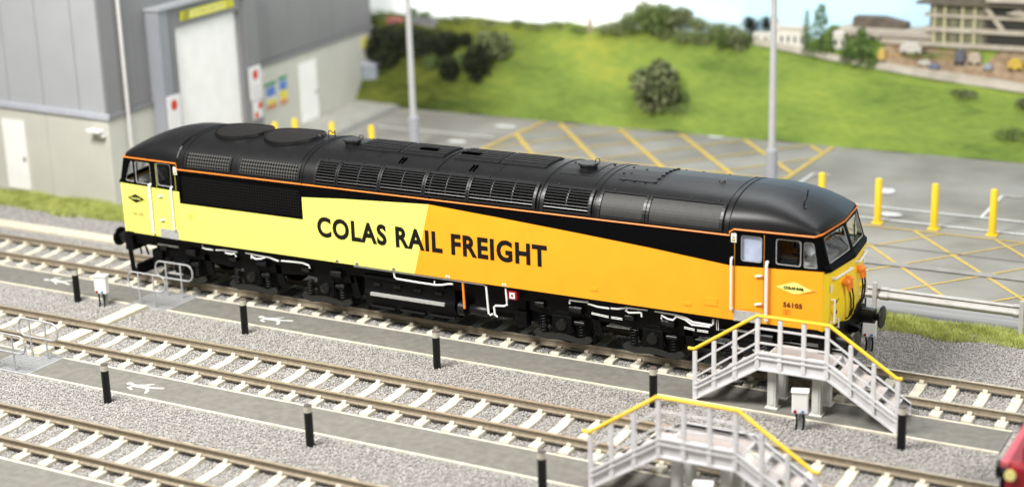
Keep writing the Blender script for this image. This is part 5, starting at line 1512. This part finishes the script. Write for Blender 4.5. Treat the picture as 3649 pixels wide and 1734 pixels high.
# ================================================================== HILLSIDE BEHIND THE YARD
def hill_z(x, y):
    t_ = y - 20.2
    z = -0.28 + t_
    if y > 22.9 and x < 1.0: z = -0.28 + 2.7 + (t_ - 2.7) * 0.35
    return z + 0.04 * sin(x * 1.7 + y) + 0.03 * sin(x * 3.1 - y * 2.2)
def hill_mat():
    m = bpy.data.materials.new('meadow'); m.use_nodes = True
    nt = m.node_tree; b = nt.nodes['Principled BSDF']; b.inputs['Roughness'].default_value = 0.95; b.inputs['Specular IOR Level'].default_value = 0.1
    tc = nt.nodes.new('ShaderNodeTexCoord')
    mp = nt.nodes.new('ShaderNodeMapping'); mp.inputs['Scale'].default_value = (0.26, 0.9, 0.9); nt.links.new(tc.outputs['Object'], mp.inputs[0])
    n1 = nt.nodes.new('ShaderNodeTexNoise'); n1.inputs['Scale'].default_value = 0.8; n1.inputs['Detail'].default_value = 5; nt.links.new(mp.outputs[0], n1.inputs['Vector'])
    n2 = nt.nodes.new('ShaderNodeTexNoise'); n2.inputs['Scale'].default_value = 9; n2.inputs['Detail'].default_value = 6; nt.links.new(mp.outputs[0], n2.inputs['Vector'])
    mx = nt.nodes.new('ShaderNodeMix'); mx.inputs[0].default_value = 0.30
    nt.links.new(n1.outputs['Fac'], mx.inputs[2]); nt.links.new(n2.outputs['Fac'], mx.inputs[3])
    r = nt.nodes.new('ShaderNodeValToRGB'); e = r.color_ramp.elements
    e[0].position = 0.34; e[0].color = (0.10, 0.155, 0.033, 1); e[1].position = 0.72; e[1].color = (0.35, 0.36, 0.06, 1)
    e.new(0.46).color = (0.165, 0.235, 0.047, 1); e.new(0.58).color = (0.225, 0.295, 0.056, 1)
    nt.links.new(mx.outputs[0], r.inputs[0])
    # meadow grows darker and browner towards its left end: coarse, overgrown ground
    sp = nt.nodes.new('ShaderNodeSeparateXYZ'); nt.links.new(tc.outputs['Object'], sp.inputs[0])
    mr = nt.nodes.new('ShaderNodeMapRange'); mr.inputs[1].default_value = -9.0; mr.inputs[2].default_value = -13.5; nt.links.new(sp.outputs['X'], mr.inputs[0])
    r2 = nt.nodes.new('ShaderNodeValToRGB'); e = r2.color_ramp.elements
    e[0].position = 0.38; e[0].color = (0.03, 0.042, 0.010, 1); e[1].position = 0.64; e[1].color = (0.15, 0.17, 0.03, 1)
    nt.links.new(mx.outputs[0], r2.inputs[0])
    m2 = nt.nodes.new('ShaderNodeMix'); m2.data_type = 'RGBA'; nt.links.new(mr.outputs[0], m2.inputs[0]); nt.links.new(r.outputs[0], m2.inputs[6]); nt.links.new(r2.outputs[0], m2.inputs[7])
    nt.links.new(m2.outputs[2], b.inputs['Base Color'])
    bp = nt.nodes.new('ShaderNodeBump'); bp.inputs['Strength'].default_value = 0.5; bp.inputs['Distance'].default_value = 0.05
    nt.links.new(n2.outputs['Fac'], bp.inputs['Height']); nt.links.new(bp.outputs[0], b.inputs['Normal'])
    return m
MEADOW = hill_mat()
hl = grid_mesh(-40, 22, 20.2, 23.6, 124, 20, lambda x, y: hill_z(x, y))
tag(hl.build('hillside', MEADOW, smooth=True), kind='structure')
# ledge behind the right part for the buildings
lm = MB(); lm.box(-40, 26, 23.4, 25.0, -0.3, 2.35); tag(lm.build('hill_ledge', MEADOW), kind='structure')
# path along the slope
pth = MB(); pa = [(-1.6, 22.95), (0.4, 22.72), (2.25, 22.52), (5.05, 22.30), (8.0, 22.10), (12, 21.85)]
vs = []; 
for x, y in pa:
    w2 = 0.09 if x < 3 else 0.13
    vs += [(x, y - w2, -0.28 + y - w2 - 20.2 + 0.09), (x, y + w2, -0.28 + y + w2 - 20.2 + 0.09)]
pth.add(vs, [(2 * i, 2 * i + 2, 2 * i + 3, 2 * i + 1) for i in range(len(pa) - 1)])
tag(pth.build('hill_path', mat('path_pale', (0.40, 0.36, 0.29), 0.9, 0.15, 2)), kind='structure')
yd = MB(); yd.add([(3.0, 22.55, 2.15), (12, 21.98, 1.60), (12, 23.4, 2.9), (3.0, 23.4, 2.9)], [(0, 1, 2, 3)])
tag(yd.build('site_ground', mat('site_earth', (0.22, 0.14, 0.08), 0.9, 0.3, 3, col2=(0.36, 0.27, 0.17))), kind='structure')
# sky backdrop
def sky_mat():
    m = bpy.data.materials.new('sky_print_with_glow'); m.use_nodes = True
    nt = m.node_tree; b = nt.nodes['Principled BSDF']; b.inputs['Roughness'].default_value = 1.0; b.inputs['Specular IOR Level'].default_value = 0.0
    tc = nt.nodes.new('ShaderNodeTexCoord'); sp = nt.nodes.new('ShaderNodeSeparateXYZ'); nt.links.new(tc.outputs['Object'], sp.inputs[0])
    mr = nt.nodes.new('ShaderNodeMapRange'); mr.inputs[1].default_value = -8.0; mr.inputs[2].default_value = -2.0; nt.links.new(sp.outputs['X'], mr.inputs[0])
    n = nt.nodes.new('ShaderNodeTexNoise'); n.inputs['Scale'].default_value = 0.35; n.inputs['Detail'].default_value = 5; nt.links.new(tc.outputs['Object'], n.inputs['Vector'])
    mu = nt.nodes.new('ShaderNodeMath'); mu.operation = 'MULTIPLY_ADD'; mu.inputs[1].default_value = 1.4; mu.inputs[2].default_value = -0.65; nt.links.new(n.outputs['Fac'], mu.inputs[0])
    ad = nt.nodes.new('ShaderNodeMath'); ad.operation = 'ADD'; ad.use_clamp = True; nt.links.new(mr.outputs[0], ad.inputs[0]); nt.links.new(mu.outputs[0], ad.inputs[1])
    r = nt.nodes.new('ShaderNodeValToRGB'); e = r.color_ramp.elements; e[0].color = (1.0, 1.0, 1.0, 1); e[1].color = (0.50, 0.70, 0.86, 1)
    nt.links.new(ad.outputs[0], r.inputs[0]); nt.links.new(r.outputs[0], b.inputs['Base Color'])
    nt.links.new(r.outputs[0], b.inputs['Emission Color']); b.inputs['Emission Strength'].default_value = 0.5  # added glow keeps the printed sky board white
    return m
sk = MB(); sk.box(-46, 26, 25.2, 25.35, 0, 14); tag(sk.build('sky', sky_mat()), kind='structure')

# ---- foliage
def leaf_mat(name, c1, c2, c3):
    return grass_mat(name, c1, c2, c3)
LF = {'dark': leaf_mat('foliage_dark', (0.008, 0.012, 0.004), (0.018, 0.025, 0.008), (0.045, 0.06, 0.015)),
      'mid': leaf_mat('foliage_mid', (0.07, 0.11, 0.03), (0.16, 0.22, 0.06), (0.28, 0.34, 0.12)),
      'green': leaf_mat('foliage_green', (0.05, 0.10, 0.02), (0.11, 0.19, 0.045), (0.20, 0.30, 0.09)),
      'olive': leaf_mat('foliage_olive', (0.05, 0.07, 0.025), (0.15, 0.18, 0.07), (0.36, 0.38, 0.20)),
      'pale': leaf_mat('foliage_pale', (0.10, 0.14, 0.04), (0.22, 0.26, 0.10), (0.36, 0.38, 0.20))}
BARK = mat('bark', (0.06, 0.045, 0.03), 0.9, 0.2, 12)
def crown_mb(rx, ry, rz_, n, seed, size, shape='round', cz=0.0):
    rnd = random.Random(seed); vs = []; fs = []
    nc = 16 if shape == 'round' else 11
    cl = []
    for i in range(nc):
        if shape == 'round':
            a = rnd.uniform(0, 2 * pi); e = rnd.uniform(-0.6, 0.9); q = rnd.uniform(0.25, 0.62)
            cl.append((cos(a) * q * rx * 0.8, sin(a) * q * ry * 0.8, e * 0.55 * rz_, rnd.uniform(0.45, 0.62)))
        else:
            t_ = (i + 0.5) / nc; wdt = (1 - t_) ** 0.6 * 0.9 + 0.15
            a = rnd.uniform(0, 2 * pi); cl.append((cos(a) * 0.25 * rx * wdt, sin(a) * 0.25 * ry * wdt, (2 * t_ - 1) * 0.9 * rz_, wdt))
    for k in range(n):
        c = cl[rnd.randrange(nc)]
        u = rnd.uniform(-1, 1); a = rnd.uniform(0, 2 * pi); q = rnd.uniform(0.5, 1.0) ** 0.5
        s_ = sqrt(1 - u * u)
        if shape == 'round': p = Vector((c[0] + s_ * cos(a) * rx * c[3] * q, c[1] + s_ * sin(a) * ry * c[3] * q, c[2] + u * rz_ * c[3] * q * 1.0 + cz))
        else: p = Vector((c[0] + s_ * cos(a) * rx * c[3] * q, c[1] + s_ * sin(a) * ry * c[3] * q, c[2] + u * rz_ * 0.16 * q + cz))
        d1 = Vector((rnd.uniform(-1, 1), rnd.uniform(-1, 1), rnd.uniform(-0.5, 1))).normalized() * size * rnd.uniform(0.6, 1.3)
        d2 = d1.cross(Vector((rnd.uniform(-1, 1), rnd.uniform(-1, 1), rnd.uniform(-1, 1)))).normalized() * size * rnd.uniform(0.4, 0.8)
        b = len(vs); vs += [p - d1, p + d2, p + d1, p - d2]; fs.append((b, b + 1, b + 2, b + 3))
    mb = MB(); mb.add(vs, fs); return mb
def plant(name, x, y, z, h, w_, kind, label, cat, seed, shape='round', group=None, n=1100):
    r = empty(name, (x, y, z), label, cat, group)
    size = max(0.03, min(h, w_) * 0.065)
    q = MB(); q.tube([(0, 0, -0.1), (0.01, 0, h * 0.35), (0.0, 0.01, h * 0.7)], [w_ * 0.05, w_ * 0.035, w_ * 0.012], 7)
    for k in range(3):
        a = k * 2.1 + seed; q.tube([(0, 0, h * 0.25 + 0.05 * k), (cos(a) * w_ * 0.2, sin(a) * w_ * 0.15, h * 0.5 + 0.05 * k)], [w_ * 0.022, w_ * 0.01], 5)
    q.build('trunk', BARK, r, recalc=False)
    c = crown_mb(w_ / 2 * 1.25, w_ / 2 * 0.9, h / 2 * 1.2, n, seed, size, shape, cz=h * 0.5)
    c.build('crown', LF[kind], r, recalc=False)
    return r
plant('bush', -4.45, 20.80, 0.25, 1.75, 1.65, 'olive', 'large olive round bush standing alone on the meadow', 'bush', 1, n=2200)
plant('bush', -3.55, 21.1, 0.5, 0.55, 0.6, 'mid', 'low dark shrub at the right foot of the large bush', 'bush', 2)
plant('bush', -3.62, 20.75, 0.2, 0.42, 1.2, 'mid', 'low spreading green scrub below the large round bush', 'bush', 21)
plant('bush', -2.65, 22.73, 2.22, 0.89, 0.60, 'mid', 'small dark bush at the upper edge of the meadow', 'bush', 3)
plant('bush', -2.08, 22.72, 2.2, 0.79, 0.9, 'olive', 'rounded olive bush beside the small dark one', 'bush', 4)
for i, (x, y, z, h, w_, k, lab) in enumerate(((-6.3, 23.1, 2.6, .72, .95, 'mid', 'leftmost tree of the clump on the skyline'), (-5.45, 23.0, 2.5, 1.08, 1.3, 'mid', 'tallest tree of the clump on the skyline'), (-4.5, 23.15, 2.6, .95, 1.1, 'olive', 'brownish tree of the clump on the skyline'),
        (-3.85, 23.2, 2.65, .6, .85, 'pale', 'pale green tree right of the skyline clump'), (-5.02, 22.87, 2.36, .56, .6, 'pale', 'pale bush in front of the skyline clump'), (-3.2, 23.1, 2.6, .5, .9, 'pale', 'pale bush between skyline clump and dark trees'))):
    plant('tree', x, y, z, h, w_, k, lab, 'tree', 10 + i, group='trees of the skyline clump')
for i, (x, y, z, h, w_, k, lab) in enumerate(((-5.9, 23.3, 2.6, 1.0, 1.1, 'mid', 'round green tree second from the left of the skyline clump'), (-4.95, 23.3, 2.6, 1.05, 1.1, 'mid', 'green tree in the middle of the skyline clump'), (-4.1, 22.85, 2.3, .5, 1.0, 'pale', 'pale low bush in front of the right half of the skyline clump'),
        (-6.9, 23.0, 2.45, .55, 1.0, 'pale', 'pale bush just left of the skyline clump'), (-2.5, 23.2, 2.6, .45, 1.0, 'pale', 'pale hedge behind the small dark bush'), (-3.5, 22.9, 2.3, .5, .8, 'pale', 'pale bush between the clump and the small dark bush'))):
    plant('tree', x, y, z, h, w_, k, lab, 'tree', 200 + i, group='trees of the skyline clump')
plant('tree', -1.78, 23.2, 2.7, .64, .55, 'dark', 'very dark tree left of the lamp post top', 'tree', 30)
plant('tree', -1.30, 23.27, 2.75, .62, .45, 'dark', 'very dark tree just behind the right lamp post', 'tree', 31)
for i, (x, y, z, h, w_, k, lab) in enumerate(((0.40, 22.76, 2.25, 1.4, .34, 'green', 'thin poplar left of the tall pointed poplar'), (0.93, 22.74, 2.24, 1.6, .78, 'green', 'tall pointed poplar beside the white house'), (1.86, 22.5, 2.05, 1.0, .40, 'green', 'short poplar left of the broad one'),
        (2.44, 22.5, 2.0, 1.2, .85, 'green', 'broad poplar before the long low building'), (2.80, 22.45, 1.97, .5, .28, 'mid', 'small dark conifer at the path edge'))):
    plant('poplar_tree', x, y, z, h, w_, k, lab, 'tree', 40 + i, shape='tall', group='poplars by the path', n=900)
for i, (x, y, z, h, w_, k, lab) in enumerate(((-16.7, 22.1, 1.5, .95, 1.9, 'dark', 'black green hedge bush touching the depot corner'), (-15.6, 22.0, 1.35, 1.1, 1.9, 'dark', 'black green hedge bush left of the left lamp post'), (-14.55, 21.95, 1.25, 1.15, 1.6, 'dark', 'black green hedge bush right of the left lamp post'),
        (-13.6, 22.2, 1.5, .85, .9, 'dark', 'dark small bush between hedge and lower bush'), (-14.1, 21.5, 1.0, .55, .6, 'mid', 'mid green low bush below the hedge'), (-13.02, 21.16, .55, 1.05, .8, 'dark', 'low dark bush left of the black round bush'),
        (-11.9, 21.27, .6, 1.45, 1.2, 'dark', 'black round bush at the left of the meadow'), (-11.5, 21.9, 1.3, 1.2, 1.4, 'olive', 'olive bush behind the black round bush'), (-12.9, 22.3, 1.8, .55, .5, 'dark', 'small dark bush above the low bushes'), (-15.1, 22.1, 1.4, 1.0, 1.6, 'dark', 'black green hedge bush directly behind the left lamp post'), (-16.2, 21.6, 0.9, .8, 1.4, 'dark', 'low dark hedge bush at the foot of the hedge by the depot'), (-13.9, 22.0, 1.3, .95, 1.2, 'dark', 'dark hedge bush at the right end of the hedge'), (-12.5, 21.5, 0.9, .8, .8, 'mid', 'mid green low bush between two dark bushes'), (-17.2, 21.7, 1.0, 1.0, 1.3, 'dark', 'dark hedge bush hidden by the depot corner'))):
    plant('bush', x, y, z, h, w_, k, lab, 'bush', 60 + i, n=1300, group='bushes at the left end of the meadow')
for i, (x, y, z, h, w_, k, lab) in enumerate(((-17.3, 23.1, 2.35, .6, 1.2, 'mid', 'green tree on the skyline next to the depot'), (-15.75, 23.2, 2.6, .42, .45, 'mid', 'small tree right of the lamp post on the skyline'), (-15.2, 23.2, 2.62, .3, .6, 'mid', 'small tree behind the grey farm roof'), (-13.8, 23.2, 2.6, .22, 1.4, 'mid', 'low hedge right of the grey farm roof'), (-11.1, 23.1, 2.55, .24, .5, 'mid', 'dark green round tree on the middle skyline'),
        (-9.3, 23.15, 2.55, .28, 1.2, 'mid', 'low green tree line left of the church tower'), (-12.3, 23.1, 2.5, .2, 1.6, 'pale', 'pale field hedge on the left skyline'), (-7.4, 22.95, 2.45, .5, .9, 'pale', 'pale green tree beside the thin tower'), (-10.2, 23.1, 2.5, .2, 1.3, 'olive', 'low brownish hedge on the middle skyline'), (-8.4, 23.0, 2.5, .22, .9, 'mid', 'low green bush at the foot of the thin tower'))):
    plant('tree', x, y, z, h, w_, k, lab, 'tree', 90 + i, n=500, group='low trees along the skyline')
plant('bush', 7.9, 20.8, .25, .42, 1.1, 'mid', 'low green bush at the right edge of the meadow', 'bush', 120)
plant('bush', 6.1, 21.85, 1.3, .28, .9, 'olive', 'low shrub below the path at right', 'bush', 121)
plant('bush', 8.1, 21.6, 1.1, .35, .6, 'olive', 'low shrub below the path at the right edge', 'bush', 122)

# ---- far buildings
def bthing(name, x, y, z, label, cat='building'):
    return empty(name, (x, y, z), label, cat)
OCH = mat('far_wall_cream', (0.80, 0.77, 0.70), 0.8, 0.05, 3)
FG1 = mat('far_concrete', (0.44, 0.39, 0.31), 0.85, 0.15, 3, col2=(0.56, 0.51, 0.42))
FG2 = mat('far_dark_brown', (0.15, 0.13, 0.095), 0.85, 0.25, 3)
FWIN = mat('far_window_dark', (0.035, 0.035, 0.03), 0.4)
FGRN = mat('far_window_green', (0.20, 0.20, 0.12), 0.6, 0.15, 4)
FYEL = mat('far_mullion_cream', (0.62, 0.58, 0.36), 0.7)
def hut(name, x, y, z, wx, wy, h, label, wallm, roofm, roofh=0.12, windows=2):
    r = bthing(name, x, y, z, label)
    q = MB(); q.box(-wx / 2, wx / 2, 0, wy, -0.4, h); q.build('wall', wallm, r)
    q = MB(); q.prism([(-wx / 2 - 0.03, h), (wx / 2 + 0.03, h), (wx / 2 * 0.9, h + roofh), (-wx / 2 * 0.9, h + roofh)], -0.03, wy + 0.03); q.build('roof', roofm, r)
    for k in range(windows):
        a = -wx / 2 + wx * (k + 0.5) / windows
        q = MB(); q.box(a - 0.04, a + 0.04, -0.012, 0.02, h * 0.35, h * 0.7); q.build('window', FWIN, r)
    return r
hut('white_house', -1.33, 23.05, 2.5, 0.62, 0.3, 0.30, 'low white house behind the right lamp post', OCH, OCH, .06)
hut('white_house', -0.18, 22.90, 2.35, 0.95, 0.4, 0.66, 'long white house between lamp post and poplars', OCH, mat('far_roof_pale', (0.6, 0.55, 0.48), 0.8), .12, 4)
hut('white_house', 1.50, 22.95, 2.35, 0.44, 0.3, 0.62, 'small white house between the poplars', OCH, OCH, .05)
t = bthing('white_tower', -0.70, 22.95, 2.4, 'thin white tower beside the long white house', 'tower')
q = MB(); q.box(-0.075, 0.075, 0, 0.15, -0.2, 0.80); q.build('shaft', OCH, t); q = MB(); q.tube([(0, 0.07, 0.80), (0, 0.07, 1.05)], [0.08, 0.01], 8); q.build('spire', mat('far_spire', (0.55, 0.52, 0.45), 0.8), t)
t = bthing('church_tower', -8.02, 23.04, 2.5, 'thin pale tower on the middle skyline', 'tower')
q = MB(); q.box(-0.06, 0.06, 0, 0.12, -0.1, 0.45); q.build('shaft', mat('far_stone', (0.45, 0.36, 0.28), 0.8), t); q = MB(); q.tube([(0, 0.06, 0.45), (0, 0.06, 0.62)], [0.07, 0.01], 6); q.build('spire', mat('far_stone', ()), t)
hut('farm_building', -16.5, 22.85, 2.35, 0.60, 0.3, 0.14, 'low farm building with red roof left of the lamp post', mat('far_brick', (0.30, 0.18, 0.14), 0.8), mat('far_red_roof', (0.40, 0.13, 0.11), 0.8), .14)
hut('farm_building', -15.15, 22.9, 2.42, 1.0, 0.3, 0.14, 'low farm building with grey roof right of the lamp post', mat('far_grey_wall', (0.30, 0.29, 0.28), 0.8), mat('far_grey_roof', (0.22, 0.22, 0.23), 0.8), .13)
# long low building
t = bthing('long_low_building', 3.1, 23.25, 2.5, 'long low grey brown building behind the poplars')
q = MB(); q.box(-2.0, 1.9, 0, 0.9, -0.5, 0.55); q.build('wall', FG2, t)
q = MB(); q.box(-1.7, 1.85, -0.08, 0.9, 0.42, 0.66); q.build('roof', FG1, t)
q = MB(); q.prism([(-1.30, 0.66), (0.55, 0.66), (0.55, 0.84), (-0.30, 1.02), (-1.28, 1.0)], 0.15, 0.7); q.build('upper_storey', mat('far_dark_storey', (0.13, 0.105, 0.08), 0.85, 0.2, 4), t)
q = MB(); q.box(-0.2, 1.9, -0.2, 0.1, 0.22, 0.36); q.build('canopy', FG1, t)
for k in range(8):
    q = MB(); a = -1.6 + 0.42 * k; q.box(a, a + 0.22, -0.11, -0.075, 0.48, 0.60); q.build('window', mat('far_pale_window', (0.45, 0.40, 0.37), 0.6), t)
for k in range(5):
    q = MB(); a = -1.7 + 0.32 * k; q.box(a, a + 0.08, -0.02, 0.0, -0.2, 0.4); q.build('column', FG1, t)
# tall block with cream mullions and open decks
t = bthing('concrete_block', 6.1, 23.15, 2.3, 'tall concrete block with cream mullions and open decks at top right')
q = MB(); q.box(-1.60, 3.4, 0.05, 1.6, -0.5, 2.6); q.build('wall', FG2, t)
for z in (0.42, 0.92, 1.40):
    q = MB(); q.box(-1.75, 3.5, -0.16, 0.2, z, z + (0.14 if z < 1.3 else 0.10)); q.build('floor_slab', FG1, t)
q = MB(); q.box(-2.0, 3.6, -0.30, 1.6, 1.82, 1.90); q.build('roof', mat('far_roof_dark', (0.13, 0.11, 0.08), 0.8), t)
q = MB(); q.box(0.3, 3.7, -0.45, 1.2, 2.0, 2.12); q.build('roof', FG1, t)
for i, (z0, z1) in enumerate(((0.56, 0.92), (1.06, 1.40), (1.50, 1.82))):
    for a in (-1.50, -1.22, -0.92, -0.62, -0.34, -0.06):
        q = MB(); q.box(a, a + 0.26, -0.02, 0.05, z0, z1); q.build('window', FGRN, t)
    for a in (-1.42, -1.08, -0.50, -0.10):
        q = MB(); q.box(a - 0.035, a + 0.035, -0.10, -0.03, z0, z1); q.build('mullion', FYEL, t)
    q = MB(); q.box(0.3, 3.3, -0.02, 0.04, z0 + 0.05, z1); q.build('deck_opening', FWIN, t)
q = MB(); q.prism([(0.05, 1.9), (0.25, 1.9), (1.0, 0.95), (0.8, 0.95)], -0.12, -0.06); q.build('brace', FG1, t)
q = MB(); q.prism([(0.9, 1.62), (2.6, 1.30), (2.6, 1.52), (1.3, 1.75)], -0.2, -0.1); q.build('ramp', FG1, t)
# site clutter, each its own thing
def clutter(name, x, y, z, dims, m_, label, cat, m2=None):
    r = empty(name, (x, y, z), label, cat)
    a, b_, c = dims
    q = MB(); q.box(-a / 2, a / 2, -b_ / 2, b_ / 2, 0, c * 0.72); q.build('body', m_, r, bevel=0.02)
    q = MB(); q.box(-a * 0.3, a * 0.36, -b_ * 0.42, b_ * 0.42, c * 0.72, c); q.build('cab', m2 or m_, r, bevel=0.02)
    for s in (-1, 1):
        q = MB(); q.cyl((s * a * 0.3, -b_ / 2 - 0.01, 0.02), (s * a * 0.3, -b_ / 2 + 0.04, 0.02), c * 0.16, n=12); q.build('wheel', FWIN, r)
    return r
DW = mat('far_white', (0.60, 0.56, 0.50), 0.6, 0.05)
clutter('white_van', 4.02, 22.80, 2.50, (0.7, 0.2, 0.34), DW, 'white van before the long low building', 'van')
clutter('parked_car', 4.55, 22.56, 2.16, (0.42, 0.16, 0.18), DW, 'white car parked beside the path', 'car')
clutter('parked_car', 4.90, 22.48, 2.09, (0.36, 0.15, 0.15), mat('far_blue', (0.15, 0.18, 0.28), 0.5), 'dark blue car parked beside the path', 'car')
clutter('blue_container', 5.67, 22.72, 2.25, (0.30, 0.2, 0.50), mat('far_navy', (0.12, 0.13, 0.16), 0.6), 'dark blue tall container on the building site', 'container')
clutter('tipper_truck', 6.15, 22.74, 2.28, (0.42, 0.2, 0.36), mat('far_beige', (0.50, 0.42, 0.33), 0.7), 'beige tipper truck on the building site', 'truck')
clutter('site_car', 6.62, 22.55, 2.14, (0.28, 0.15, 0.2), mat('far_pale_blue', (0.33, 0.36, 0.42), 0.5), 'pale blue car on the brown site earth', 'car')
clutter('yellow_digger', 7.48, 22.62, 2.2, (0.46, 0.2, 0.34), mat('far_yellow', (0.60, 0.42, 0.06), 0.6), 'yellow digger at the right edge of the site', 'digger')
clutter('site_cabin', 3.08, 22.66, 2.17, (0.26, 0.2, 0.44), mat('far_ochre', (0.62, 0.42, 0.12), 0.7), 'ochre kiosk at the left end of the site', 'kiosk')
t = empty('hoarding', (4.3, 22.78, 2.15), 'long ochre hoarding behind the parked cars', 'fence')
for k in range(9):
    q = MB(); q.box(-1.15 + 0.25 * k, -1.15 + 0.25 * k + 0.235, 0, 0.03, 0, 0.26 + 0.02 * (k % 2)); q.build('board', mat('far_hoarding', (0.50, 0.33, 0.13), 0.8, 0.25, 5), t)
plant('hedge', 4.55, 22.95, 2.35, .22, 1.9, 'green', 'low green hedge behind the ochre hoarding', 'hedge', 150)
